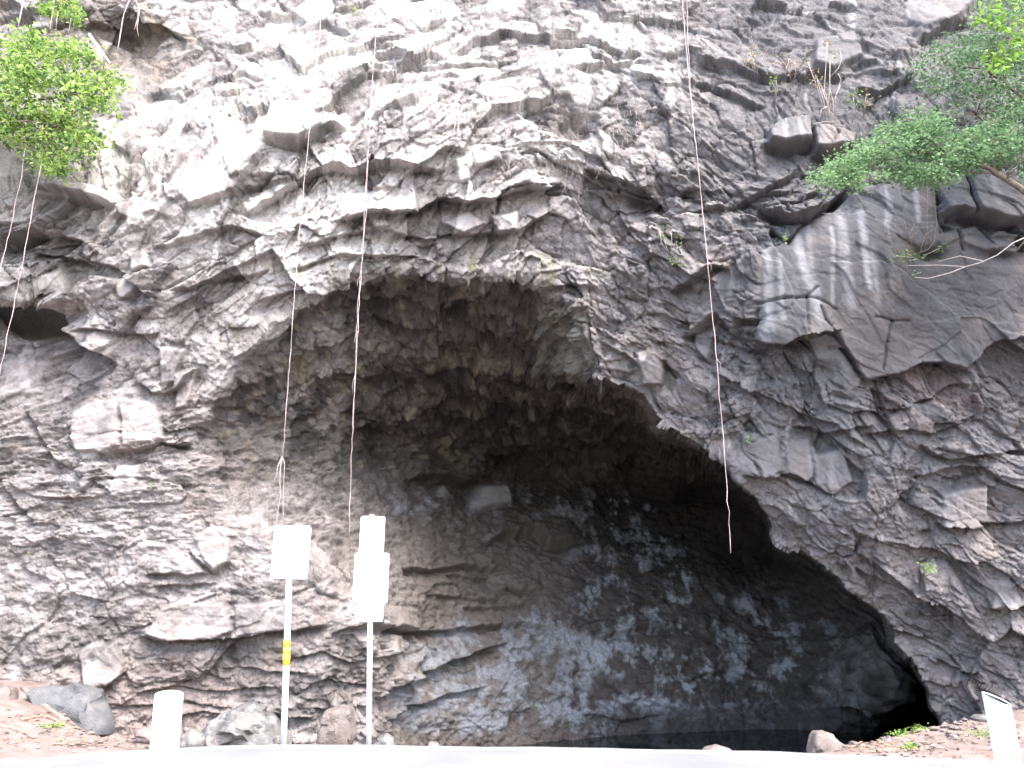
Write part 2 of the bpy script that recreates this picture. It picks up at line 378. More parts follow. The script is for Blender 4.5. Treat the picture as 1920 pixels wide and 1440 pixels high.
# ledges: (polyline left to right, overhang m, reach above px, reach below px)
LEDGES = [
 ([(470,402),(500,372),(540,350),(597,320),(640,318)],.30,40,34), ([(360,394),(400,380),(447,362),(500,336)],.16,30,20),
 ([(500,266),(555,269),(607,250),(640,240)],.20,30,16), ([(80,352),(120,362),(200,372)],.20,26,24), ([(0,446),(60,436),(110,440),(150,452)],.30,34,32),
 ([(235,40),(290,46),(345,72)],.26,20,30), ([(485,18),(520,24),(548,24)],.14,20,14), ([(150,52),(175,46),(225,60)],.16,20,22), ([(0,10),(40,18),(70,40)],.2,20,26),
 ([(705,102),(730,98),(760,106)],.22,18,22), ([(853,97),(900,80),(940,66),(1017,74),(1107,79),(1177,98),(1200,100)],.22,26,18), ([(730,203),(780,188),(810,170)],.16,18,14),
 ([(640,322),(690,314),(733,311),(780,318),(827,320)],.28,30,34), ([(640,412),(693,398),(783,398),(827,378),(917,374),(973,354),(1040,350)],.42,34,30),
 ([(560,470),(640,440),(720,430),(800,448),(873,441),(973,434),(1023,402)],.20,26,22), ([(1107,318),(1147,332),(1207,354),(1236,388)],.40,30,30),
 ([(1090,121),(1180,118),(1215,110)],.14,20,14), ([(780,115),(850,118),(900,112),(965,112)],.14,18,12), ([(790,140),(830,138),(858,140)],.14,14,8), ([(790,160),(830,160),(850,166)],.14,14,8),
 ([(1280,141),(1323,148),(1380,172),(1430,190)],.18,22,18), ([(1413,21),(1480,24),(1547,18),(1600,24)],.16,20,18), ([(1300,105),(1360,112),(1417,137),(1460,141),(1527,129),(1580,134)],.18,26,16),
 ([(1723,78),(1750,68),(1780,48),(1813,34)],.24,30,18), ([(1610,160),(1650,165),(1710,140)],.18,24,18), ([(1600,125),(1620,115),(1650,122)],.12,14,12),
 ([(1440,262),(1480,274),(1523,258)],.22,20,22), ([(1530,277),(1570,280),(1605,270)],.20,20,16),
 ([(1300,392),(1367,388),(1413,364),(1453,344),(1493,311)],.18,30,14), ([(1433,388),(1480,404),(1520,401),(1557,381),(1582,360)],.34,34,24), ([(1470,372),(1500,378),(1535,352)],.16,20,14),
 ([(1477,458),(1484,438),(1493,424),(1520,404)],.12,14,8), ([(1765,404),(1800,398),(1830,404),(1868,416),(1925,422)],.26,24,26), ([(1850,470),(1900,475),(1925,455)],.14,20,14),
 ([(1423,636),(1467,642),(1513,624),(1562,618)],.30,30,40), ([(1562,618),(1580,650),(1600,680),(1622,708)],.16,16,14), ([(1623,710),(1680,700),(1723,683),(1763,681),(1813,694)],.20,26,24),
 ([(1818,680),(1840,660),(1870,638),(1925,620)],.16,26,18), ([(1280,630),(1310,616),(1338,588)],.28,30,30), ([(1260,545),(1290,530),(1330,502),(1370,508)],.24,26,34),
 ([(1490,800),(1547,808),(1623,800)],.18,22,18), ([(1627,814),(1690,806),(1747,808),(1830,780)],.14,20,14), ([(1723,832),(1750,850),(1780,860),(1847,850),(1925,842)],.20,28,18),
 ([(1400,890),(1427,896),(1480,882),(1507,898),(1560,930)],.18,22,22), ([(1763,981),(1847,984),(1925,978)],.22,26,22), ([(1860,1142),(1890,1146),(1925,1140)],.18,22,18),
 ([(1480,690),(1520,700),(1540,740),(1552,760)],.14,16,14), ([(1640,770),(1700,760),(1760,740),(1820,720)],.12,18,14), ([(1340,700),(1420,730),(1490,770),(1560,790)],.16,22,18),
 ([(1600,985),(1680,1010),(1760,1030),(1830,1060)],.14,22,16), ([(1580,1060),(1660,1090),(1740,1130),(1800,1180)],.12,20,14), ([(1680,930),(1740,960),(1790,1000)],.12,20,14),
 ([(1680,1180),(1740,1210),(1800,1260),(1850,1290)],.12,20,14), ([(1760,1250),(1800,1270),(1830,1262)],.14,18,20),
 ([(-60,560),(0,560),(67,565),(110,584),(133,607),(167,647),(205,672)],.75,40,46), ([(257,720),(287,738),(327,732),(363,694)],.18,24,18), ([(207,850),(267,842),(307,828),(355,838)],.24,26,18),
 ([(400,748),(467,714),(533,682),(567,655),(640,632)],.16,34,30), ([(493,562),(547,545),(640,541),(700,528),(773,516),(873,525),(960,520)],.15,40,34), ([(960,520),(1007,545),(1073,532),(1110,540)],.14,34,30),
 ([(330,545),(380,530),(440,520),(500,505)],.16,22,16), ([(160,622),(200,616),(250,625),(290,624)],.14,20,14), ([(300,470),(350,450),(430,430),(500,440)],.14,20,14), ([(560,500),(640,480),(720,478),(800,490)],.16,22,16),
 ([(150,480),(220,500),(270,540)],.16,22,18), ([(240,560),(262,540),(290,560)],.16,20,20), ([(60,470),(110,486),(170,500)],.16,20,16),
 ([(50,770),(80,820),(90,850),(112,880)],.12,14,14), ([(0,900),(30,940),(62,968)],.14,16,14), ([(130,830),(150,840),(205,850)],.10,16,10), ([(150,925),(172,900),(210,925)],.10,16,10),
 ([(277,1078),(333,1078),(382,1078)],.16,20,12), ([(360,1034),(380,1060),(402,1078)],.14,16,10), ([(402,1078),(418,1066),(432,1052)],.10,16,10), ([(293,1100),(350,1096),(400,1092)],.12,14,10),
 ([(273,1190),(317,1200),(400,1199),(483,1191),(547,1180),(610,1176)],.24,26,14), ([(333,1281),(383,1264),(423,1228),(440,1200)],.16,20,16), ([(143,1288),(200,1284),(232,1260)],.18,20,18),
 ([(540,1240),(600,1222),(660,1240),(720,1235)],.10,16,10), ([(260,1300),(320,1290),(420,1300),(520,1290)],.08,12,8), ([(240,1325),(330,1318),(430,1328)],.08,12,8), ([(300,1350),(380,1338),(450,1345)],.08,12,8), ([(420,1262),(480,1256),(570,1262)],.10,14,10),
 ([(570,1290),(620,1278),(700,1290)],.10,14,10), ([(590,1325),(640,1330),(690,1322)],.12,14,12), ([(490,1330),(530,1345),(575,1342)],.14,18,14),
 ([(907,1014),(957,1002),(1007,998),(1023,1017),(1073,1013)],.22,24,16), ([(760,1064),(800,1068),(860,1066),(940,1071)],.16,18,12), ([(845,1078),(890,1086),(920,1080)],.10,14,8),
 ([(930,1106),(970,1110),(1007,1108)],.16,16,10), ([(640,1182),(700,1170),(733,1178),(773,1184),(873,1181),(940,1171),(1025,1174)],.26,22,14), ([(723,1308),(760,1280),(787,1264),(857,1234),(942,1204)],.26,22,16),
 ([(745,1350),(775,1320),(830,1305),(900,1290)],.14,16,10), ([(1120,1200),(1180,1185),(1260,1180)],.14,16,12), ([(1150,1165),(1200,1180),(1260,1172)],.12,14,10), ([(1100,1345),(1180,1350),(1240,1340)],.10,12,8),
 ([(870,1140),(940,1145),(1000,1140)],.10,12,8), ([(800,1115),(880,1122),(960,1130)],.08,12,8), ([(1300,1270),(1360,1262),(1400,1280)],.12,14,12), ([(1570,1330),(1620,1322),(1690,1300)],.3,20,26),
 ([(700,600),(780,620),(860,612),(960,640)],.18,18,18), ([(640,700),(720,690),(800,700),(880,690)],.16,16,16), ([(820,590),(880,570),(960,600)],.2,18,18), ([(660,580),(740,566),(820,580)],.2,18,18),
 ([(880,650),(940,630),(1000,660),(1010,690)],.2,18,18), ([(870,720),(960,706),(1060,724)],.2,16,16), ([(930,850),(990,842),(1060,870)],.35,22,26), ([(760,900),(820,890),(880,905)],.2,20,18),
 ([(1104,590),(1110,640),(1120,690)],.1,8,8), ([(1130,640),(1180,670),(1200,690)],.16,16,18), ([(1190,742),(1240,800),(1300,832)],.10,14,14),
 ([(90,110),(140,100),(180,120)],.14,18,18), ([(380,150),(420,140),(480,160)],.12,16,12), ([(430,145),(460,140),(490,148)],.14,14,10), ([(560,60),(610,45),(660,60)],.12,16,12), ([(260,170),(290,165),(345,180)],.12,16,12),
]
ledge = np.zeros_like(PX)
for pts, A, la, lb in LEDGES:
    xs = [q[0] for q in pts]; ys = [q[1] for q in pts]; mg = 3.0 * max(la, lb)
    c0, c1 = np.searchsorted(pxs, (min(xs) - mg, max(xs) + mg)); r0, r1 = np.searchsorted(pys, (min(ys) - mg, max(ys) + mg))
    sl = (slice(r0, r1), slice(c0, c1))
    ux, uy = PX[sl] + wx[sl] * 0.7, PY[sl] + wy[sl] * 0.7
    best = np.full(ux.shape, 1e9, np.float32); sgn = np.zeros_like(best); tt = np.zeros_like(best)
    nseg = len(pts) - 1
    for i in range(nseg):
        x0, y0 = pts[i]; x1, y1 = pts[i + 1]
        ex, ey = x1 - x0, y1 - y0; L2 = ex * ex + ey * ey
        tr = ((ux - x0) * ex + (uy - y0) * ey) / L2
        t = np.clip(tr, 0, 1)
        d = np.hypot(ux - x0 - t * ex, uy - y0 - t * ey)
        s = ((uy - y0) * ex - (ux - x0) * ey) / math.sqrt(L2)
        m = d < best
        best = np.where(m, d, best); sgn = np.where(m, np.where(s > 0, 1.0, -1.0), sgn)
        tt = np.where(m, (i + np.clip(tr, -0.6, 1.6)) / nseg, tt)
    ends = sstep(-0.10, 0.10, tt) * sstep(-0.10, 0.10, 1 - tt)
    dd = best * sgn
    prof = np.where(dd < 0, 0.45 * np.exp(dd / la), 0.0) - np.where(dd >= 0, 0.75 * np.exp(-dd / lb), 0.0)
    core = sstep(-2.2, 2.2, dd)
    prof = (1 - core) * 0.45 * np.exp(-np.abs(dd) / la) - core * 0.75 * np.exp(-np.abs(dd) / lb)
    ledge[sl] += prof * A * (2.3 if (pts[0][0] > 700 and pts[0][1] > 880 and pts[-1][0] < 1420) else 1.5) * ends
# deep holes
for cx, cy, rx, ry, dep in ((1073,232,44,30,.8),(1190,376,46,22,.8),(1495,655,60,14,.35),(1545,700,20,22,.25),(30,592,130,30,1.3),(880,598,60,26,.2),(1745,480,30,16,.3),(1735,1005,20,10,.2),(730,112,30,16,.2),(1600,1300,14,10,.3),(940,862,34,18,.4)):
    ledge -= dep * np.exp(-(((QX - cx) / rx) ** 2 + ((QY - cy) / ry) ** 2) * 1.4)

# broken rock at four sizes
rounded = region(300, 1050, 480, 420, 3)               # lower left: weathered, rounder rock
platy = (1 - inner) * (1 - rounded)
big, e1, r1 = facet(T * 0.65, y * 0.65, S * 1.1, 1, 0.16, 0.20)
med, e2, r2 = facet(T * 1.5, y * 1.5, S * 2.1, 2, 0.085, 0.13)
sml, e3, r3 = facet(T * 3.6, y * 3.6, S * 4.8, 3, 0.040, 0.060)
tin, e4, r4 = facet(T * 9.0, y * 9.0, S * 13.0, 4, 0.017, 0.034)
strat = fbm(T * 0.9, y * 0.9, S * 4.5, 4, 31)           # thin lava sheets
lump = fbm(x * 1.6, y * 1.6, z * 2.0, 4, 41)
lump_s = fbm(x * 5.0, y * 5.0, z * 7.0, 4, 45)
grit = fbm(x * 22, y * 22, z * 26, 3, 51)
amt = (0.55 + 0.8 * sstep(-0.3, 0.5, fbm(x * 0.8, y * 0.8, z * 0.8, 3, 61)))
disp = (big * (1.0 - 0.65 * rounded - 0.6 * backwall - 0.35 * ceiling)
        + med * (1.0 - 0.6 * rounded - 0.55 * backwall) * amt
        + sml * (1.0 - 0.6 * rounded - 0.5 * backwall) * amt
        + tin * (1.1 - 0.5 * rounded - 0.4 * backwall) * amt
        + strat * (0.055 + 0.05 * backwall - 0.03 * rounded * sstep(1250, 1150, PY))
        + lump * (0.10 + 0.06 * rounded) + lump_s * (0.035 + 0.045 * rounded + 0.05 * backwall) + grit * 0.013)
cl_f, cl_e, cl_r = facet(x * 3.2, y * 2.4, z * 3.2, 7, 0.11, 0.12)
cl_n = fbm(x * 3.0, y * 2.0, z * 3.0, 4, 131, 0.6)
leftin = inner * sstep(1000, 700, PX)
diag = fbm(x * 1.2 + 1.2 * z, y * 0.8, (z - 0.75 * x) * 6.0, 4, 135)
disp = disp + ceiling * (cl_f * 0.7 + cl_n * 0.08) + leftin * diag * 0.10
disp -= (1 - inner) * (0.022 * np.exp(-e3 / 0.07) + 0.035 * np.exp(-e2 / 0.05)) * (1 - 0.5 * rounded)
top_f = 1 - 0.35 * sstep(330, 120, PY)
disp = disp * top_f
ledge = ledge * (0.85 - 0.25 * sstep(330, 120, PY))
smooth_f = 1 - (1 - smooth_f) * 0.92
raise_f = raise_f * 0.8
disp = disp * smooth_f + raise_f + ledge * (0.35 + 0.65 * calm)
# the fine cracks of the joint faces
CRACKS = [([(1424,572),(1470,562),(1512,558),(1530,540)],.06),([(1512,558),(1530,560),(1565,580)],.05),([(1512,562),(1508,620)],.05),([(1535,575),(1545,600),(1560,618)],.06),
 ([(1640,594),(1672,602),(1700,600)],.06),([(1672,602),(1660,640),(1652,690)],.06),([(1555,655),(1575,650)],.05),([(1523,215),(1524,258)],.08),([(1562,232),(1572,246),(1560,274)],.05),
 ([(1752,350),(1760,440)],.08),([(1808,330),(1828,402)],.09),([(1798,430),(1806,470)],.08)]
for pts, dep in CRACKS:
    for (x0, y0), (x1, y1) in zip(pts[:-1], pts[1:]):
        c0, c1 = np.searchsorted(pxs, (min(x0, x1) - 20, max(x0, x1) + 20)); r0, r1_ = np.searchsorted(pys, (min(y0, y1) - 20, max(y0, y1) + 20))
        sl = (slice(r0, r1_), slice(c0, c1))
        ux, uy = PX[sl] + wx[sl] * 0.3, PY[sl] + wy[sl] * 0.3
        ex, ey = x1 - x0, y1 - y0
        t = np.clip(((ux - x0) * ex + (uy - y0) * ey) / (ex * ex + ey * ey), 0, 1)
        d = np.hypot(ux - x0 - t * ex, uy - y0 - t * ey)
        disp[sl] -= dep * np.exp(-(d / 2.0) ** 2)
disp *= 0.12 + 0.88 * calm
PD = P + N * disp[..., None]

# ------- colour of the rock, some light and shade painted in: minerals, water streaks, lichen, moss, red scoria, wear
def mixc(col, c, m):
    return col * (1 - m[..., None]) + np.array(c, np.float32) * m[..., None]

n1 = fbm(x * 0.9, y * 0.9, z * 0.9, 4, 71)
n2 = fbm(x * 6, y * 6, z * 6, 3, 75)
n3 = fbm(x * 2.4, y * 2.4, z * 2.4, 4, 79)
col = np.zeros(PX.shape + (3,), np.float32) + np.array((0.200, 0.178, 0.170), np.float32)
col *= (1 + 0.35 * n1 + 0.32 * n2 + 0.20 * r2 + 0.25 * r3 + 0.20 * r4)[..., None]
pale_region = np.clip(region(480, 240, 420, 300) + 0.75 * region(820, 150, 460, 240) + 0.35 * region(500, 400, 640, 420), 0, 1)  # cream rock, made paler still: bright sky light painted in
pale_m = pale_region * sstep(-0.55, 0.45, n3 + 0.5 * r2)
col = mixc(col, (0.50, 0.46, 0.43), pale_m * 0.9)
col = mixc(col, (0.15, 0.115, 0.095), region(240, 80, 150, 100) * sstep(-0.5, 0.3, n3) * 0.8)  # brown hollow, its shade put into the darker colour
col = mixc(col, (0.36, 0.25, 0.16), region(330, 120, 300, 200) * sstep(0.25, 0.6, n3) * 0.5)
# dry lime and lichen flecks
fleck = sstep(0.42, 0.75, fbm(x * 4, y * 4, z * 3, 4, 83)) * (1 - inner)
col = mixc(col, (0.50, 0.48, 0.46), fleck * 0.55)
# right hand rock is greyer
grey = sstep(1250, 1450, PX) * (1 - sstep(900, 1200, PY))
col = mixc(col, (0.135, 0.131, 0.136), grey * 0.7)
col *= (1 - 0.30 * sstep(1180, 1420, PX) * (1 - 0.9 * sstep(650, 850, PY)))[..., None]  # upper right darkened: weaker light put into the colour
col = mixc(col, (0.33, 0.305, 0.295), region(170, 1040, 300, 200) * sstep(-0.3, 0.5, n3 + 0.4 * n1) * 0.4)
col *= (1 - 0.22 * (1 - inner) * region(300, 1260, 420, 150))[..., None]
# smooth joint faces: blue grey, long streaks of white lime and of dark water
slabm = area(SLABS[0][0]) + area(SLABS[1][0]) + area(SLABS[2][0])
slabm = np.clip(slabm, 0, 1)
col = mixc(col, (0.072, 0.070, 0.073), slabm * 0.9)
col *= (1 + slabm * 0.35 * fbm(x * 3, y * 3, z * 0.7, 4, 87))[..., None]
def streaks(freq, seed, lo, hi, stretch=0.12):
    return sstep(lo, hi, fbm((x + 0.1 * n3) * freq, y * 0.6, z * freq * stretch, 3, seed))
def capsules(items, wob=1.0):
    out = np.zeros_like(PX)
    for pts, w, a in items:
        for (x0, y0), (x1, y1) in zip(pts[:-1], pts[1:]):
            mg = w * 3 + 20
            c0, c1 = np.searchsorted(pxs, (min(x0, x1) - mg, max(x0, x1) + mg)); r0, r1_ = np.searchsorted(pys, (min(y0, y1) - mg, max(y0, y1) + mg))
            sl = (slice(r0, r1_), slice(c0, c1))
            ux, uy = PX[sl] + wx[sl] * wob * 0.6, PY[sl] + wy[sl] * wob
            ex, ey = x1 - x0, y1 - y0
            t = np.clip(((ux - x0) * ex + (uy - y0) * ey) / (ex * ex + ey * ey), 0, 1)
            d = np.hypot(ux - x0 - t * ex, uy - y0 - t * ey)
            out[sl] = np.maximum(out[sl], a * (1 - sstep(w * 0.15, w * 1.45, d)))
    return out
white = capsules([([(1440,470),(1442,560),(1446,630)],9,.55),([(1462,480),(1466,600)],6,.4),([(1492,440),(1505,500),(1525,545),(1535,610)],11,.75),([(1515,420),(1522,520)],7,.5),([(1558,430),(1560,500),(1556,575)],5,.55),
 ([(1576,410),(1580,470),(1592,560),(1596,590)],10,.7),([(1612,400),(1620,480),(1628,540)],8,.85),([(1632,470),(1640,560),(1648,590)],10,.45),([(1712,355),(1718,415)],6,.6),([(1852,335),(1862,390)],7,.35),
 ([(1470,232),(1474,262)],5,.4),([(1500,222),(1503,258)],5,.4),([(1548,240),(1552,272)],5,.25),([(350,650),(362,690),(340,760)],10,.5),([(255,740),(262,830)],5,.4),([(180,1000),(178,1080),(150,1160)],14,.5),([(235,1030),(232,1110)],8,.35),
 ([(480,1020),(490,1080)],14,.4),([(440,1140),(444,1192)],5,.5),([(165,1230),(168,1280)],8,.45),([(20,1240),(24,1270)],12,.7),([(40,670),(52,735)],8,.5),([(72,680),(74,735)],5,.5),([(1595,0),(1597,50)],8,.8),([(1685,120),(1692,150)],6,.5),
 ([(1520,840),(1530,920)],12,.3),([(1560,850),(1565,900)],10,.3),([(1640,1000),(1660,1010)],8,.4),([(590,590),(560,700)],6,.2)], 0.6)
white *= 0.55 + 0.45 * streaks(7, 91, -0.3, 0.4, 0.08)
dark = capsules([([(985,165),(988,205)],9,.7),([(1012,162),(1030,215)],14,.75),([(1038,170),(1036,200)],8,.6),([(1116,150),(1118,205)],10,.6),([(1160,130),(1168,180),(1188,255)],10,.7),([(1235,150),(1240,210),(1262,290)],11,.7),([(1290,190),(1312,285)],8,.6),
 ([(1268,160),(1275,230)],8,.5),([(1352,240),(1385,330)],10,.5),([(870,0),(885,45)],10,.4),([(905,0),(915,60)],8,.5),([(1000,0),(1010,25)],10,.5),([(1505,440),(1512,520)],7,.35),([(1540,410),(1545,560)],9,.55),([(1600,400),(1606,500)],7,.5),([(1660,500),(1665,590)],14,.3),
 ([(1740,560),(1750,660)],40,.35),([(1850,480),(1840,620)],60,.4),([(222,180),(228,220),(240,290)],9,.6),([(1095,90),(1100,120)],9,.4),([(1145,300),(1150,330)],9,.3),([(1800,500),(1790,600)],30,.3)], 0.6)
dark *= 0.7 + 0.3 * streaks(6, 95, -0.4, 0.3, 0.08)
up_streak = region(1130, 150, 420, 190) * (1 - inner)
dark = np.maximum(dark, up_streak * streaks(5.0, 99, 0.12, 0.5, 0.10) * 0.6)
white = np.maximum(white, slabm * streaks(6.0, 103, 0.15, 0.6, 0.06) * (1 - sstep(600, 660, PY)) * (1 - sstep(1640, 1760, PX)) * 0.6)
white = np.maximum(white, sstep(1150, 1300, PX) * (1 - inner) * sstep(700, 800, PY) * streaks(5.0, 107, 0.25, 0.7, 0.25) * 0.45)
col = mixc(col, (0.055, 0.055, 0.060), np.clip(dark, 0, 1))
col = mixc(col, (0.42, 0.41, 0.42), np.clip(white * 0.58, 0, 1))
vein = sstep(0.30, 0.62, fbm(T * 7, y * 4, S * 4, 4, 141)) * (1 - inner) * sstep(900, 1250, PX)
col = mixc(col, (0.42, 0.41, 0.40), vein * 0.5 * (1 - 0.8 * slabm))
tan = sstep(0.05, 0.5, fbm(x * 1.1, y, z * 1.1, 4, 145)) * (1 - inner)
col = mixc(col, (0.215, 0.165, 0.135), tan * 0.32 * (1 - pale_region))
dkp = sstep(0.12, 0.5, fbm(x * 2.0, y, z * 1.5, 4, 149)) * (1 - inner)
col = mixc(col, (0.085, 0.078, 0.078), dkp * 0.55 * (1 - 0.6 * pale_region))
col = mixc(col, (0.108, 0.096, 0.090), slabm * region(1610, 640, 130, 70) * 0.7)
col = mixc(col, (0.050, 0.048, 0.052), slabm * region(1800, 560, 140, 110) * sstep(-0.4, 0.3, n3) * 0.6)
# red scoria
red = region(1735, 745, 110, 60) * 0.7 + region(1800, 1290, 80, 60) * 0.6 + region(1070, 1110, 70, 40) * 0.5
col = mixc(col, (0.125, 0.088, 0.080), np.clip(red * sstep(-0.4, 0.4, n3), 0, 1))
# moss and yellow lichen along the damp arch
moss = (region(560, 600, 220, 110) + region(900, 560, 320, 90) + region(1240, 760, 120, 120) + region(1490, 660, 80, 40) + region(1570, 1110, 140, 60) * 0.6 + region(640, 740, 200, 140) * 0.6)
moss = np.clip(moss, 0, 1) * sstep(0.12, 0.5, fbm(x * 3.2, y * 3.2, z * 3.2, 4, 111))
col = mixc(col, (0.135, 0.130, 0.050), moss * 0.65)
# inside: brown rock darkened with painted shade and blue white salts on the back wall
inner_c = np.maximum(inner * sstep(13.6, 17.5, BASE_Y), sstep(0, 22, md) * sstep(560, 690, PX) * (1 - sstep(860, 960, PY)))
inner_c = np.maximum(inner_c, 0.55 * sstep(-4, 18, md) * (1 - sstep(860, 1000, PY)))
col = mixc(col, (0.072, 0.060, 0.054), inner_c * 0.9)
col = mixc(col, (0.030, 0.027, 0.026), backwall * region(1150, 900, 330, 60) * 0.8)  # deep cave shade painted almost black
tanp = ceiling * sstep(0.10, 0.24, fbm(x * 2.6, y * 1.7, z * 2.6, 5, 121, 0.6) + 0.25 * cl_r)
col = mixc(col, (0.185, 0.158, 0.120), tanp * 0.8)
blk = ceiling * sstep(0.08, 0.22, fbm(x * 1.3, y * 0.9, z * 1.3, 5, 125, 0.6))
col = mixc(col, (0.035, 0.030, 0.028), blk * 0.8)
col *= (1 - 0.55 * backwall * region(1360, 960, 320, 140))[..., None]  # further shade painted on the wall's upper right
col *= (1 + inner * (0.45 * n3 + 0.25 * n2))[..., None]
col = mixc(col, (0.20, 0.19, 0.165), area([(1000,575),(1060,572),(1098,600),(1102,705),(1060,712),(1005,690)], 14) * 0.7)
blot = fbm(x * 1.5, y * 1.0, z * 1.8, 5, 115, 0.6)
salt_r = (region(930, 1230, 240, 90) + region(900, 1330, 260, 55) + region(1120, 1340, 200, 40) + 0.7 * region(1180, 1090, 130, 110) + 0.8 * region(1390, 1230, 190, 120) + region(1430, 1310, 180, 60) + region(950, 960, 120, 60) * 0.7 + region(1100, 950, 120, 40) * 0.5 + region(760, 940, 60, 30) * 0.6 + region(1150, 1180, 70, 90))
drip = fbm(x * 3.6 + 0.5 * n3, y * 1.0, z * 0.8, 5, 119, 0.6) - 0.12 * np.clip(strat * 2, -1, 1)
broad = np.clip(region(930, 1240, 220, 90) + region(900, 1330, 260, 50), 0, 1)
salt = np.clip(salt_r, 0, 1) ** 0.6 * sstep(0.10, 0.42, 0.14 * fbm(x * 14, y * 14, z * 9, 3, 153) +  0.22 * broad + 0.72 * blot + 0.40 * drip + 0.25 * n2 + 0.10)
band = region(1130, 1332, 420, 20, 4) * sstep(-0.25, 0.25, blot + 0.6 * n2)
salt = np.maximum(salt, np.maximum(band * 0.85, 0.6 * broad * sstep(-0.25, 0.3, blot + 0.4 * drip + 0.3 * n2)))
salt *= backwall
col = mixc(col, (0.275, 0.285, 0.305), salt * 0.75)
col = mixc(col, (0.38, 0.395, 0.42), salt * 0.7 * sstep(1030, 1200, PX))  # right hand salts painted paler in place of light on them
pale_in = area([(885,945),(905,912),(955,908),(958,945),(905,955)], 8) * 0.8 + region(820, 930, 60, 20) * 0.4 * sstep(0, .4, n3)
col = mixc(col, (0.40, 0.39, 0.39), pale_in)
col = mixc(col, (0.17, 0.145, 0.125), inner * sstep(560, 700, PX) * (1 - sstep(1000, 1100, PX)) * sstep(930, 1000, PY) * (1 - salt) * 0.5)
# block painted lighter for light from the mouth, then the pool's water line
col = mixc(col, (0.19, 0.18, 0.17), backwall * region(1640, 1270, 110, 80) * sstep(-0.4, 0.3, n3) * 0.8)
col = mixc(col, (0.07, 0.062, 0.058), backwall * sstep(-0.75, -1.05, z + 0.08 * n3) * 0.8 * sstep(1050, 1200, PX))
# earth washed over the foot of the cliff
col = mixc(col, (0.27, 0.21, 0.185), (1 - inner) * sstep(0.75, 0.1, z + 0.3 * n3) * (1 - sstep(330, 520, PX)) * 0.45)
col = np.clip(col, 0.02, 0.7)

def node(nt, t, **kw):
    n = nt.nodes.new(t)
    for k, v in kw.items():
        setattr(n, k, v)
    return n

def new_mat(name, rough=0.8, spec=0.3):
    m = bpy.data.materials.new(name)
    m.use_nodes = True
    b = m.node_tree.nodes['Principled BSDF']
    b.inputs['Roughness'].default_value = rough
    b.inputs['Specular IOR Level'].default_value = spec
    return m, m.node_tree, b

def noisy_mat(name, c1, c2, scale=8.0, rough=0.85, spec=0.25, bump=0.0, bump_scale=40.0, detail=6.0, coord='Object'):
    m, nt, b = new_mat(name, rough, spec)
    tc = node(nt, 'ShaderNodeTexCoord')
    nz = node(nt, 'ShaderNodeTexNoise'); nz.inputs['Scale'].default_value = scale; nz.inputs['Detail'].default_value = detail
    nt.links.new(tc.outputs[coord], nz.inputs['Vector'])
    rp = node(nt, 'ShaderNodeValToRGB')
    rp.color_ramp.elements[0].color = (*c1, 1); rp.color_ramp.elements[1].color = (*c2, 1)
    rp.color_ramp.elements[0].position = 0.32; rp.color_ramp.elements[1].position = 0.68
    nt.links.new(nz.outputs['Fac'], rp.inputs['Fac'])
    nt.links.new(rp.outputs['Color'], b.inputs['Base Color'])
    if bump:
        n2_ = node(nt, 'ShaderNodeTexNoise'); n2_.inputs['Scale'].default_value = bump_scale; n2_.inputs['Detail'].default_value = 8
        nt.links.new(tc.outputs[coord], n2_.inputs['Vector'])
        bp = node(nt, 'ShaderNodeBump'); bp.inputs['Strength'].default_value = bump; bp.inputs['Distance'].default_value = 0.02
        nt.links.new(n2_.outputs['Fac'], bp.inputs['Height'])
        nt.links.new(bp.outputs['Normal'], b.inputs['Normal'])
    return m

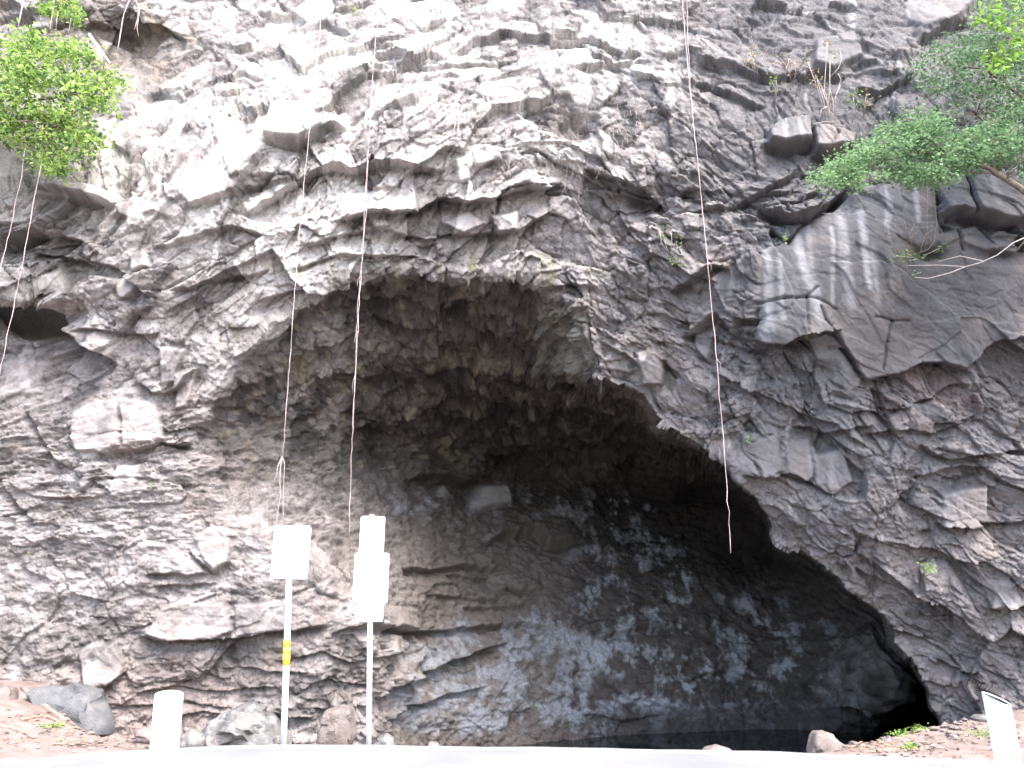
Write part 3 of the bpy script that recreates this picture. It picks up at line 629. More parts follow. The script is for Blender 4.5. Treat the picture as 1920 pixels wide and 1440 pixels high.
def rock_mat():
    m, nt, b = new_mat('basalt', 0.82, 0.25)
    at = node(nt, 'ShaderNodeAttribute'); at.attribute_name = 'rock_colour'
    tc = node(nt, 'ShaderNodeTexCoord')
    na = node(nt, 'ShaderNodeTexNoise'); na.inputs['Scale'].default_value = 26; na.inputs['Detail'].default_value = 8; na.inputs['Roughness'].default_value = 0.65
    nb = node(nt, 'ShaderNodeTexNoise'); nb.inputs['Scale'].default_value = 70; nb.inputs['Detail'].default_value = 5
    for n_ in (na, nb): nt.links.new(tc.outputs['Object'], n_.inputs['Vector'])
    mr = node(nt, 'ShaderNodeMapRange'); mr.inputs['From Min'].default_value = 0.3; mr.inputs['From Max'].default_value = 0.7; mr.inputs['To Min'].default_value = 0.65; mr.inputs['To Max'].default_value = 1.35
    nt.links.new(na.outputs['Fac'], mr.inputs['Value'])
    ar = node(nt, 'ShaderNodeAttribute'); ar.attribute_name = 'rock_rough'
    gm = node(nt, 'ShaderNodeMix', data_type='FLOAT'); gm.inputs['A'].default_value = 1.0
    gf = node(nt, 'ShaderNodeMath', operation='MULTIPLY_ADD'); gf.inputs[1].default_value = 0.7; gf.inputs[2].default_value = 0.3
    nt.links.new(ar.outputs['Fac'], gf.inputs[0]); nt.links.new(gf.outputs[0], gm.inputs['Factor']); nt.links.new(mr.outputs[0], gm.inputs['B'])
    mul = node(nt, 'ShaderNodeVectorMath', operation='SCALE')
    nt.links.new(at.outputs['Color'], mul.inputs[0]); nt.links.new(gm.outputs[0], mul.inputs['Scale'])
    nt.links.new(mul.outputs[0], b.inputs['Base Color'])
    add = node(nt, 'ShaderNodeMath', operation='ADD')
    nt.links.new(na.outputs['Fac'], add.inputs[0]); nt.links.new(nb.outputs['Fac'], add.inputs[1])
    bp = node(nt, 'ShaderNodeBump'); bp.inputs['Strength'].default_value = 0.8; bp.inputs['Distance'].default_value = 0.03
    bs = node(nt, 'ShaderNodeMath', operation='MULTIPLY_ADD'); bs.inputs[1].default_value = 0.75; bs.inputs[2].default_value = 0.12
    nt.links.new(ar.outputs['Fac'], bs.inputs[0]); nt.links.new(bs.outputs[0], bp.inputs['Strength'])
    nt.links.new(add.outputs[0], bp.inputs['Height']); nt.links.new(bp.outputs['Normal'], b.inputs['Normal'])
    return m
ROCK = rock_mat()

def grid_part(name, verts, colr, mask, mat, parent=None):
    """The faces of the sheet chosen by mask (per face) as one mesh object."""
    fr, fc = np.nonzero(mask)
    a = fr * NC + fc
    quads = np.stack([a, a + NC, a + NC + 1, a + 1], 1)
    used, inv = np.unique(quads.ravel(), return_inverse=True)
    quads = inv.reshape(-1, 4).astype(np.int32)
    me = bpy.data.meshes.new(name)
    me.vertices.add(len(used)); me.loops.add(quads.size); me.polygons.add(len(quads))
    me.vertices.foreach_set('co', verts.reshape(-1, 3)[used].astype(np.float32).ravel())
    me.loops.foreach_set('vertex_index', quads.ravel())
    me.polygons.foreach_set('loop_start', np.arange(0, quads.size, 4, dtype=np.int32))
    me.polygons.foreach_set('use_smooth', np.ones(len(quads), bool))
    me.update(calc_edges=True)
    at = me.attributes.new('rock_colour', 'FLOAT_COLOR', 'POINT')
    c4 = np.ones((len(used), 4), np.float32); c4[:, :3] = colr.reshape(-1, 3)[used]
    at.data.foreach_set('color', c4.ravel())
    ag = me.attributes.new('rock_rough', 'FLOAT', 'POINT')
    ag.data.foreach_set('value', smooth_f.reshape(-1)[used].astype(np.float32))
    me.materials.append(mat)
    o = bpy.data.objects.new(name, me)
    C.objects.link(o)
    if parent is not None: o.parent = parent
    return o

def facemask(m):
    return 0.25 * (m[:-1, :-1] + m[1:, :-1] + m[:-1, 1:] + m[1:, 1:])
ids = np.zeros((NR - 1, NC - 1), np.int32)
fi = facemask(md)
fy_ = facemask(PY)
ids[(fi > 0) & (fy_ < 885)] = 1
ids[(fi > 0) & (fy_ >= 885)] = 2
slab_names = {}
for k, (poly, up, rough) in enumerate(SLABS):
    m = facemask(area(poly, 4.0)) > 0.5
    ids[m & (ids == 0)] = 10 + k
cliff = grid_part('cliff', PD, col, ids == 0, ROCK)
cliff['kind'] = 'structure'
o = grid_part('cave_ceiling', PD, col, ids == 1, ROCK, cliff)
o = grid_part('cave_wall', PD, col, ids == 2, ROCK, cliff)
for k in range(len(SLABS)):
    m = ids == 10 + k
    if m.sum() > 40:
        grid_part('rock_slab' if k in (0, 1, 2) else 'rock_block', PD, col, m, ROCK, cliff)
#@@REST
# ------------------------------------------------------------------ road, ground, pool
def surf_at(px, py):
    """Point of the finished rock surface nearest to a photo pixel."""
    c = int(np.clip(np.searchsorted(pxs, px), 0, NC - 1)); r = int(np.clip(np.searchsorted(pys, py), 0, NR - 1))
    return Vector([float(a) for a in PD[r, c]])

EDGE = [(-420,1462),(-200,1443),(0,1427),(80,1419),(160,1412),(300,1403),(420,1397),(520,1394),(700,1396),(960,1399),(1280,1404),(1480,1409),(1700,1418),(1920,1429),(2150,1444),(2400,1462)]
edge_w = [G(a, b + 1.0) for a, b in EDGE]
ex = np.array([p.x for p in edge_w]); ey = np.array([p.y for p in edge_w])
def edge_y(xx):
    return float(np.interp(xx, ex, ey))

def asphalt_mat():
    m, nt, b = new_mat('weathered_asphalt', 0.75, 0.3)
    tc = node(nt, 'ShaderNodeTexCoord')
    n1_ = node(nt, 'ShaderNodeTexNoise'); n1_.inputs['Scale'].default_value = 0.9; n1_.inputs['Detail'].default_value = 6
    n2_ = node(nt, 'ShaderNodeTexNoise'); n2_.inputs['Scale'].default_value = 160; n2_.inputs['Detail'].default_value = 3
    for n_ in (n1_, n2_): nt.links.new(tc.outputs['Object'], n_.inputs['Vector'])
    rp = node(nt, 'ShaderNodeValToRGB')
    rp.color_ramp.elements[0].color = (0.132, 0.132, 0.134, 1); rp.color_ramp.elements[1].color = (0.188, 0.187, 0.188, 1)
    rp.color_ramp.elements[0].position = 0.35; rp.color_ramp.elements[1].position = 0.65
    ad = node(nt, 'ShaderNodeMath', operation='MULTIPLY_ADD'); ad.inputs[1].default_value = 0.35; 
    nt.links.new(n2_.outputs['Fac'], ad.inputs[0]); 
    sc = node(nt, 'ShaderNodeMath', operation='MULTIPLY'); sc.inputs[1].default_value = 0.65
    nt.links.new(n1_.outputs['Fac'], sc.inputs[0]); nt.links.new(sc.outputs[0], ad.inputs[2])
    nt.links.new(ad.outputs[0], rp.inputs['Fac']); nt.links.new(rp.outputs['Color'], b.inputs['Base Color'])
    bp = node(nt, 'ShaderNodeBump'); bp.inputs['Strength'].default_value = 0.5; bp.inputs['Distance'].default_value = 0.004
    nt.links.new(n2_.outputs['Fac'], bp.inputs['Height']); nt.links.new(bp.outputs['Normal'], b.inputs['Normal'])
    return m
ASPH = asphalt_mat()
PAINT = noisy_mat('road_paint', (0.62, 0.62, 0.60), (0.82, 0.82, 0.80), 9.0, 0.6, 0.3)

xs_r = [-60.0, -30.0, -15.0, -10.0] + [i * 0.25 for i in range(-28, 33)] + [10.0, 15.0, 30.0, 60.0]
verts, faces = [], []
for xx in xs_r:
    e = edge_y(xx) + 0.02 * math.sin(xx * 3.1) + 0.015 * math.sin(xx * 7.7)
    for yy in (-60.0, 0.0, 4.0, 7.0, e - 0.05, e, e + 0.015):
        zz = 0.0 if yy < e + 0.01 else -0.08
        verts.append((xx, yy, zz))
for i in range(len(xs_r) - 1):
    for j in range(6):
        a = i * 7 + j
        faces.append((a, a + 7, a + 8, a + 1))
road = mesh_obj('road', verts, faces, ASPH); road['kind'] = 'structure'

def strip(name, pts, w, z, parent):
    vs, fs = [], []
    for i, p in enumerate(pts):
        d = (pts[min(i + 1, len(pts) - 1)] - pts[max(i - 1, 0)]).normalized()
        n = Vector((-d.y, d.x, 0)) * w / 2
        vs += [(p.x + n.x, p.y + n.y, z), (p.x - n.x, p.y - n.y, z)]
    for i in range(len(pts) - 1):
        fs.append((2 * i + 1, 2 * i + 3, 2 * i + 2, 2 * i))
    return mesh_obj(name, vs, fs, PAINT, parent)
strip('edge_line', [Vector((xx, edge_y(xx) - 0.17, 0)) for xx in [i * 0.25 for i in range(-28, 33)]], 0.14, 0.004, road)
for a, b in (((128, 1414), (84, 1440)), ((1668, 1419), (1806, 1441))):
    p, q = G(*a), G(*b)
    d = (q - p).normalized()
    strip('stall_line', [p + d * 0.05, p + d * 1.5, p + d * 4.2], 0.11, 0.0055, road)

def ground_z(xx, yy):
    e = edge_y(xx)
    d = yy - e
    if d < 0: return -0.10
    zl = 0.0 + 0.10 * float(sstep(0.2, 2.5, np.float64(d))) + 0.26 * float(sstep(-5.0, -7.2, np.float64(xx)))   # dirt bank on the left
    zr = 0.0 + 0.03 * d + 0.10 * float(sstep(6.0, 8.0, np.float64(xx)))     # dirt apron on the right
    zm = -0.10 * float(sstep(0.0, 0.25, np.float64(d))) - 1.75 * float(sstep(0.1, 4.6, np.float64(d))) - 0.03         # slope down to the pool
    wl = float(sstep(-2.9 - 0.5 * d, -4.4 - 0.5 * d, np.float64(xx)))
    # the apron narrows towards the pool
    wr = float(sstep(-0.40, 0.05, np.float64(xx - (3.15 + 0.95 * max(0.0, d)))))
    zz = zm * (1 - wl) * (1 - wr) + zl * wl + zr * wr * (1 - wl)
    return zz
gx = np.concatenate([np.linspace(-80, -9, 14), np.arange(-8.8, 10.0, 0.07), np.linspace(10.3, 80, 14)])
gy = np.concatenate([np.linspace(-80, 8.0, 10), np.arange(8.3, 14.6, 0.07), np.linspace(14.8, 32, 24)])
GXm, GYm = np.meshgrid(gx, gy)
GZ = np.array([[ground_z(a, b) for a in gx] for b in gy])
near = sstep(0.0, 0.25, GYm - np.vectorize(edge_y)(GXm))
GZ = GZ + near * (0.05 * fbm(GXm * 1.3, GYm * 1.3, GXm * 0, 4, 201) + 0.022 * fbm(GXm * 6, GYm * 6, GXm * 0, 3, 205))
gv = np.stack([GXm, GYm, GZ], -1).reshape(-1, 3)
nr, nc = GXm.shape
idx = np.arange(nr * nc).reshape(nr, nc)
gf = np.stack([idx[:-1, :-1], idx[:-1, 1:], idx[1:, 1:], idx[1:, :-1]], -1).reshape(-1, 4)
DIRT = noisy_mat('red_brown_dirt', (0.125, 0.094, 0.082), (0.21, 0.168, 0.150), 3.2, 0.95, 0.1, 0.7, 45.0)
ground = mesh_obj('ground', gv, [tuple(f) for f in gf.tolist()], DIRT, smooth=True)
ground['kind'] = 'structure'
def gz_at(xx, yy):
    c = int(np.clip(np.searchsorted(gx, xx), 1, nc - 1)); r = int(np.clip(np.searchsorted(gy, yy), 1, nr - 1))
    tx = (xx - gx[c - 1]) / (gx[c] - gx[c - 1]); ty = (yy - gy[r - 1]) / (gy[r] - gy[r - 1])
    return float((GZ[r - 1, c - 1] * (1 - tx) + GZ[r - 1, c] * tx) * (1 - ty) + (GZ[r, c - 1] * (1 - tx) + GZ[r, c] * tx) * ty)
def gpt(px, py):
    """Point of the ground under a photo pixel (march along the ray)."""
    xr, yr, zr = ray(px, py)
    for i in range(900):
        k = 8.0 + i * 0.012
        t = k / yr
        if EYE + zr * t <= gz_at(xr * t, k):
            break
    return Vector((xr * t, k, gz_at(xr * t, k)))

mw, nt, b = new_mat('still_pool_water', 0.04, 0.5)
b.inputs['Base Color'].default_value = (0.012, 0.016, 0.015, 1)
tc = node(nt, 'ShaderNodeTexCoord'); nw = node(nt, 'ShaderNodeTexNoise'); nw.inputs['Scale'].default_value = 2.5; nw.inputs['Detail'].default_value = 3
nt.links.new(tc.outputs['Object'], nw.inputs['Vector'])
bp = node(nt, 'ShaderNodeBump'); bp.inputs['Strength'].default_value = 0.15; bp.inputs['Distance'].default_value = 0.01
nt.links.new(nw.outputs['Fac'], bp.inputs['Height']); nt.links.new(bp.outputs['Normal'], b.inputs['Normal'])
water = mesh_obj('pool_water', [(-4, 11.0, -1.42), (16, 11.0, -1.42), (16, 30, -1.42), (-4, 30, -1.42)], [(0, 1, 2, 3)], mw)
water['kind'] = 'structure'

# ------------------------------------------------------------------ signs
WHITE = noisy_mat('sheet_white', (0.80, 0.80, 0.80), (0.86, 0.86, 0.86), 5.0, 0.45, 0.4)
STEEL = noisy_mat('galvanised_steel', (0.62, 0.62, 0.64), (0.74, 0.74, 0.76), 12.0, 0.5, 0.5)
FAINT = noisy_mat('faded_print', (0.25, 0.25, 0.25), (0.29, 0.29, 0.285), 14.0, 0.6, 0.2)
ORANGE = noisy_mat('orange_tape', (0.80, 0.33, 0.03), (0.88, 0.42, 0.05), 9.0, 0.5, 0.3)
YELLOW = noisy_mat('yellow_tape', (0.86, 0.58, 0.05), (0.92, 0.66, 0.08), 9.0, 0.5, 0.3)

def rounded_plate(name, c, w, h, d, r, mat, parent, shear=0.0, tilt=0.0):
    """A thin plate facing the road; its centre c in world space."""
    pts = []
    for cx, cy, a0 in ((w/2 - r, h/2 - r, 0), (-w/2 + r, h/2 - r, 90), (-w/2 + r, -h/2 + r, 180), (w/2 - r, -h/2 + r, 270)):
        for k in range(6):
            a = math.radians(a0 + 18 * k)
            pts.append((cx + r * math.cos(a), cy + r * math.sin(a)))
    n = len(pts)
    ct, st = math.cos(tilt), math.sin(tilt)
    vs = []
    for yy in (-d / 2, d / 2):
        for (u, v) in pts:
            uu = u * ct - v * st; vv = u * st + v * ct
            vs.append((uu, yy, vv))
    fs = [tuple(range(n)), tuple(range(2 * n - 1, n - 1, -1))]
    fs += [(i, n + i, n + (i + 1) % n, (i + 1) % n) for i in range(n)]
    o = mesh_obj(name, vs, fs, mat)
    o.location = c
    if parent is not None: child(o, parent)
    return o

def tube(name, pts, radii, mat, parent=None, seg=8, cap=True, smooth=True):
    pts = [Vector(p) for p in pts]
    if not isinstance(radii, (list, tuple)): radii = [radii] * len(pts)
    vs, fs = [], []
    prev = None
    for i, p in enumerate(pts):
        d = (pts[min(i + 1, len(pts) - 1)] - pts[max(i - 1, 0)]).normalized()
        up = Vector((0, 0, 1)) if abs(d.z) < 0.9 else Vector((0, 1, 0))
        if prev is not None: up = prev
        a = d.cross(up).normalized(); bb = a.cross(d).normalized(); prev = bb
        for k in range(seg):
            t = 2 * math.pi * k / seg
            vs.append(p + (a * math.cos(t) + bb * math.sin(t)) * radii[i])
    for i in range(len(pts) - 1):
        for k in range(seg):
            fs.append((i * seg + k, i * seg + (k + 1) % seg, (i + 1) * seg + (k + 1) % seg, (i + 1) * seg + k))
    if cap:
        fs.append(tuple(range(seg - 1, -1, -1))); fs.append(tuple((len(pts) - 1) * seg + k for k in range(seg)))
    if name is None: return vs, fs
    o = mesh_obj(name, [v - pts[0] for v in vs], fs, mat, smooth=smooth)
    o.location = pts[0]
    if parent is not None: child(o, parent)
    return o

YS = 9.72
px_m = lambda Y: Y / (F_PX * CP)          # metres per pixel near eye height
base = V(532, 1392, YS); base.z = -0.06
s1 = thing('road_sign', base, 'single blank white rectangular sign on a leaning steel pole with orange and yellow tape', 'road sign', 'white signs on poles at the road edge')
top = V(545, 1000, YS + 0.02)
tube('pole', [base, V(537, 1240, YS), V(542, 1088, YS), top], 0.036, STEEL, s1, 12)
c = V(545.5, 1035, YS - 0.05)
wpx = (V(580, 1035, YS) - V(511.5, 1035, YS)).x; hpx = V(545, 986, YS).z - V(545, 1085, YS).z
rounded_plate('sign_panel', c, wpx, hpx, 0.006, 0.035, WHITE, s1, tilt=-0.022)
for y0, y1, mt, nm in ((1199, 1213, ORANGE, 'orange_tape'), (1213, 1226, YELLOW, 'yellow_tape'), (1226, 1247, ORANGE, 'orange_tape')):
    xa = lambda q: 537 + (1240 - q) * 0.0329
    tube('tape_band', [V(xa(y1), y1, YS), V(xa(y0), y0, YS)], 0.041, mt, s1, 14)
for yy in (1003, 1066):
    tube('bolt', [V(544.5, yy, YS - 0.06), V(544.5, yy, YS - 0.052)], 0.008, STEEL, s1, 6)

base = V(691.5, 1397, YS); base.z = -0.06
s2 = thing('road_sign', base, 'three blank white panels stacked on one straight steel pole by the road edge', 'road sign', 'white signs on poles at the road edge')
tube('pole', [base, V(693, 1240, YS), V(697, 965.5, YS)], 0.030, STEEL, s2, 12)
for (x0, y0, x1, y1, dy) in ((675, 968, 720.5, 1037, -0.045), (663.5, 1036.5, 728, 1130, -0.055), (671, 1129, 718, 1165, -0.045)):
    cx, cy = (x0 + x1) / 2, (y0 + y1) / 2
    p = V(cx, cy, YS + dy)
    w_ = (V(x1, cy, YS) - V(x0, cy, YS)).x; h_ = V(cx, y0, YS).z - V(cx, y1, YS).z
    pan = rounded_plate('sign_panel', p, w_, h_, 0.006, 0.028 if y0 < 1100 else 0.012, WHITE, s2, tilt=-0.012)
    if y0 == 1036.5:
        for (a0, b0, a1, b1) in ((668, 1108, 722, 1110.5), (668, 1118.5, 690, 1120.5), (705, 1118.5, 723, 1120.5), (711, 1046, 722, 1090)):
            q = V((a0 + a1) / 2, (b0 + b1) / 2, YS + dy - 0.0045)
            ln = rounded_plate('print_mark', q, (V(a1, b0, YS) - V(a0, b0, YS)).x, V(a0, b0, YS).z - V(a0, b1, YS).z, 0.002, 0.002, FAINT, None, tilt=-0.012)
            ln.parent = pan; ln.location = q - p
for yy in (978, 1048, 1120, 1158):
    tube('bolt', [V(696, yy, YS - 0.066), V(696, yy, YS - 0.058)], 0.008, STEEL, s2, 6)

# ------------------------------------------------------------------ white pipe bollards
BORE = noisy_mat('shaded_pipe_inside', (0.05, 0.05, 0.052), (0.09, 0.09, 0.092), 9.0, 0.8, 0.2)  # grey inner wall, darkened to carry the shade of the hollow
def pipe_bollard(top_px, bot_px, Y, rad, label, cut):
    a = V(*bot_px, Y); t = V(*top_px, Y)
    d = (t - a).normalized()
    foot = a + d * ((0.0 - a.z) / d.z)
    root = thing('pipe_bollard', foot, label, 'bollard', 'white pipe bollards beside the road')
    seg = 28
    up = Vector((0, -1, 0)); s_ = d.cross(up).normalized(); f_ = s_.cross(d).normalized()
    vs, fs = [], []
    prof = [(foot - d * 0.05, rad), (t, rad), (t + d * 0.004, rad * 0.975), (t, rad * 0.93), (t - d * 0.30, rad * 0.93)]
    for k, (c_, r_) in enumerate(prof):
        for i in range(seg):
            an = 2 * math.pi * i / seg
            off = s_ * math.cos(an) * r_ + f_ * math.sin(an) * r_
            sl = d * (off.dot(s_) * cut[0] + off.dot(f_) * cut[1]) if k > 0 else Vector((0, 0, 0))
            vs.append(c_ + off + sl - foot)
    for k in range(len(prof) - 1):
        for i in range(seg):
            fs.append((k * seg + i, k * seg + (i + 1) % seg, (k + 1) * seg + (i + 1) % seg, (k + 1) * seg + i))
    fs.append(tuple((len(prof) - 1) * seg + i for i in range(seg)))
    o = mesh_obj('pipe', vs, fs, WHITE, root, smooth=False)
    o.data.materials.append(BORE)
    for f in o.data.polygons:
        f.material_index = 1 if f.index >= 3 * seg else 0
    return root
pipe_bollard((1868, 1311), (1893, 1440), 4.9, 0.066, 'white pipe bollard at the right, leaning left with its dark hollow top showing', (-0.42, -0.30))
pipe_bollard((317, 1303), (309, 1395), 4.9, 0.076, 'left white pipe bollard with a slanting top, in front of the dirt bank', (0.14, 0.35))

# ------------------------------------------------------------------ loose rocks at the foot of the cliff
def stone_mat(name, c1, c2, c3):
    m, nt, b = new_mat(name, 0.88, 0.2)
    tc = node(nt, 'ShaderNodeTexCoord')
    a_ = node(nt, 'ShaderNodeTexNoise'); a_.inputs['Scale'].default_value = 5; a_.inputs['Detail'].default_value = 9; a_.inputs['Roughness'].default_value = 0.65
    nt.links.new(tc.outputs['Object'], a_.inputs['Vector'])
    rp = node(nt, 'ShaderNodeValToRGB')
    e = rp.color_ramp.elements
    e[0].color = (*c1, 1); e[0].position = 0.3; e[1].color = (*c3, 1); e[1].position = 0.72
    e2_ = rp.color_ramp.elements.new(0.52); e2_.color = (*c2, 1)
    nt.links.new(a_.outputs['Fac'], rp.inputs['Fac']); nt.links.new(rp.outputs['Color'], b.inputs['Base Color'])
    n2_ = node(nt, 'ShaderNodeTexNoise'); n2_.inputs['Scale'].default_value = 40; n2_.inputs['Detail'].default_value = 8
    nt.links.new(tc.outputs['Object'], n2_.inputs['Vector'])
    bp = node(nt, 'ShaderNodeBump'); bp.inputs['Strength'].default_value = 0.7; bp.inputs['Distance'].default_value = 0.02
    nt.links.new(n2_.outputs['Fac'], bp.inputs['Height']); nt.links.new(bp.outputs['Normal'], b.inputs['Normal'])
    return m
STONE_A = stone_mat('grey_boulder', (0.075, 0.07, 0.067), (0.13, 0.122, 0.115), (0.36, 0.35, 0.335))
STONE_B = stone_mat('blue_grey_slab', (0.07, 0.07, 0.072), (0.098, 0.098, 0.101), (0.135, 0.128, 0.122))
STONE_C = stone_mat('brown_stone', (0.10, 0.08, 0.072), (0.15, 0.122, 0.11), (0.23, 0.20, 0.185))

def hull_rock(name, outline, Y, thick, mat, label, cat='rock', group=None, n=26, seed=1, rough=0.08, lean=0.0, flat=0.25):
    """A rock whose silhouette from the road is the polygon `outline` (photo pixels), with real thickness."""
    P2 = [V(a, b_, Y) for a, b_ in outline]
    cx = sum(p.x for p in P2) / len(P2); cz = sum(p.z for p in P2) / len(P2)
    ring = []
    # resample outline radially
    angs = [2 * math.pi * k / 40 for k in range(40)]
    for a in angs:
        dx, dz = math.cos(a), math.sin(a)
        best = 0.0
        for i in range(len(P2)):
            p, q = P2[i], P2[(i + 1) % len(P2)]
            x0, z0, x1, z1 = p.x - cx, p.z - cz, q.x - cx, q.z - cz
            det = dx * (z0 - z1) - dz * (x0 - x1)
            den = dx * (z1 - z0) - dz * (x1 - x0)
            if abs(den) < 1e-9: continue
            t = (x0 * (z1 - z0) - z0 * (x1 - x0)) / den
            s = (x0 * dz - z0 * dx) / den
            if t > 0 and -1e-6 <= s <= 1 + 1e-6: best = max(best, t)
        ring.append(best)
    bm = bmesh.new()
    bmesh.ops.create_icosphere(bm, subdivisions=4, radius=1.0)
    D = np.array([v.co[:] for v in bm.verts]); fs = [tuple(v.index for v in f.verts) for f in bm.faces]
    bm.free()
    rad = np.sqrt(np.clip(1 - D[:, 1] ** 2, 0, 1))
    an = np.arctan2(D[:, 2], D[:, 0]) % (2 * math.pi)
    R = np.interp(an, angs + [2 * math.pi], ring + [ring[0]])
    pw = 2.4 - 5.0 * min(flat, 0)
    dep = np.sign(D[:, 1]) * (1 - np.clip(rad, 0, 1) ** pw) ** (1 / pw)
    vs = np.stack([np.cos(an) * R * rad, dep * thick / 2, np.sin(an) * R * rad], 1)
    vs[:, 1] += lean * vs[:, 2]
    q = vs + np.array([cx, Y, cz])
    dr = vs / (np.linalg.norm(vs, axis=1, keepdims=True) + 1e-6)
    f, e_, _ = facet(q[:, 0] * 4, q[:, 1] * 4, q[:, 2] * 4, seed, 0.5, 1.4)
    d = rough * (0.6 * f + 0.9 * fbm(q[:, 0] * 5, q[:, 1] * 5, q[:, 2] * 5, 4, seed + 60))
    vs += dr * d[:, None]
    o = mesh_obj(name, vs, fs, mat, smooth=True)
    o.data.set_sharp_from_angle(angle=math.radians(32))
    o.location = (cx, Y, cz)
    tag(o, label, cat, group)
    return o
hull_rock('boulder', [(372,1392),(392,1365),(425,1337),(452,1327),(485,1334),(512,1350),(532,1376),(535,1410),(372,1412)], 10.35, 0.8, STONE_A, 'rounded grey boulder with white patches lying left of the sign pole with orange tape', 'boulder', seed=3, flat=-0.1, rough=0.10)
hull_rock('rock_slab', [(46,1294),(95,1286),(150,1288),(176,1298),(192,1322),(207,1360),(215,1380),(160,1376),(108,1352),(72,1326)], 11.3, 0.5, STONE_B, 'smooth blue grey rock slab tilted against the cliff above the dirt bank at the left', 'rock', seed=5, rough=0.075, lean=0.35, flat=-0.33)
hull_rock('stone_block', [(592,1405),(598,1372),(610,1335),(616,1326),(640,1325),(661,1326),(664,1362),(666,1405)], 10.3, 0.4, STONE_C, 'upright square topped brown stone standing between the two sign poles', 'rock', seed=8, rough=0.045, flat=-0.3)
hull_rock('stone', [(702,1400),(710,1383),(725,1376),(738,1384),(742,1402)], 10.2, 0.3, STONE_A, 'small pale grey stone just right of the foot of the three panel sign', 'rock', seed=9, rough=0.02)
hull_rock('standing_stone', [(1514,1415),(1518,1385),(1524,1370),(1545,1365),(1560,1372),(1576,1395),(1584,1415)], 9.95, 0.35, STONE_C, 'upright round topped brown stone at the left tip of the dirt apron', 'rock', seed=12, rough=0.05, flat=-0.1)
hull_rock('rock', [(-30,1345),(-20,1290),(0,1282),(24,1288),(28,1320),(10,1350)], 11.2, 0.5, STONE_C, 'brown rock cut by the left edge of the picture above the dirt bank', 'rock', seed=14, rough=0.03)
for i, (pts, lab) in enumerate([
    ([(1576,1416),(1584,1396),(1600,1390),(1618,1396),(1626,1416)], 'low tan stone lying right of the upright stone at the edge of the pool'),
    ([(1648,1400),(1652,1382),(1666,1380),(1672,1400)], 'small stone among green weeds on the rim of the pool'),
    ([(1774,1386),(1778,1376),(1788,1376),(1792,1386)], 'tiny white stone lying alone on the brown dirt apron'),
    ([(1315,1410),(1322,1402),(1345,1399),(1368,1404),(1372,1412)], 'flat low stone behind the road edge in front of the pool'),
    ([(1818,1350),(1826,1340),(1872,1340),(1876,1354)], 'low reddish stone at the cliff foot behind the right bollard'),
    ([(800,1403),(806,1391),(822,1391),(828,1403)], 'small pale stone on the road edge before the cave wall'),
    ([(335,1404),(345,1380),(365,1366),(385,1380),(380,1405)], 'tan stone between the left bollard and the grey boulder'),
    ([(250,1390),(262,1366),(285,1362),(296,1385),(290,1398)], 'small grey rock at the cliff foot just left of the left bollard'),
    ]):
    yb = max(b_ for a, b_ in pts)
    mid = sum(a for a, b_ in pts) / len(pts)
    Yp = 9.75 if yb > 1395 else gpt(mid, yb - 3).y
    hull_rock('stone', pts, Yp, 0.22, [STONE_C, STONE_A][i in (2, 4, 6, 8)], lab, 'rock', seed=20 + i, rough=0.03, flat=-0.05)

# ------------------------------------------------------------------ roots over the dirt, litter, weeds
ROOTM = noisy_mat('tree_root', (0.19, 0.115, 0.088), (0.29, 0.20, 0.16), 14.0, 0.9, 0.15, 0.4, 60)
def ground_root(px_pts, rad, label):
    pts = []
    for a, b_ in px_pts:
        p = gpt(a, b_)
        p.z += rad * 0.35
        pts.append(p)
    fine = []
    for i in range(len(pts) - 1):
        for k in range(4):
            t = k / 4
            q = pts[i].lerp(pts[i + 1], t); q.z += 0.008 * math.sin(i * 2.1 + k * 1.7)
            fine.append(q)
    fine.append(pts[-1])
    o = tube('root', fine, [rad * (1 - 0.55 * i / len(fine)) for i in range(len(fine))], ROOTM, None, 7)
    tag(o, label, 'root', 'roots across the dirt bank')
ground_root([(42, 1292), (70, 1318), (92, 1332), (108, 1345), (125, 1352), (150, 1362), (180, 1364), (212, 1377)], 0.035, 'long brown root running down along the blue grey slab')
ground_root([(40, 1352), (62, 1347), (82, 1344), (100, 1350), (118, 1361), (150, 1368)], 0.022, 'thin root curving across the middle of the dirt bank')
ground_root([(-12, 1364), (20, 1366), (40, 1373), (62, 1386)], 0.030, 'pale root on the dirt bank nearest the left edge')

LITTER = [noisy_mat('dry_leaf', (0.17, 0.095, 0.06), (0.28, 0.18, 0.12), 20, 0.9, 0.1), noisy_mat('pale_litter', (0.30, 0.25, 0.215), (0.42, 0.37, 0.33), 20, 0.9, 0.1)]
def scatter_litter(name, boxes, n, mat, size, label):
    vs, fs = [], []
    for i in range(n):
        bx = boxes[i % len(boxes)]
        p = gpt(random.uniform(bx[0], bx[2]), random.uniform(bx[1], bx[3]))
        a = random.uniform(0, 6.28); l = size * random.uniform(0.5, 1.5); w_ = l * random.uniform(0.15, 0.5)
        u = Vector((math.cos(a), math.sin(a), random.uniform(-.3, .3))) * l; v = Vector((-math.sin(a), math.cos(a), random.uniform(-.3, .3))) * w_
        p.z += 0.012
        k = len(vs)
        vs += [p - u, p + v * 0.8 + Vector((0, 0, .01)), p + u, p - v]
        fs += [(k, k + 1, k + 2), (k, k + 2, k + 3)]
    o = mesh_obj(name, vs, fs, mat); o['kind'] = 'stuff'
    o['label'] = label; o['category'] = 'leaf litter'
LB = [(0, 1330, 200, 1412), (100, 1375, 330, 1402), (1590, 1385, 1920, 1424), (1700, 1355, 1920, 1400), (1590, 1395, 1760, 1412)]
scatter_litter('dry_leaf_litter', LB, 300, LITTER[0], 0.035, 'brown dry leaves and twigs strewn over the dirt on both sides')
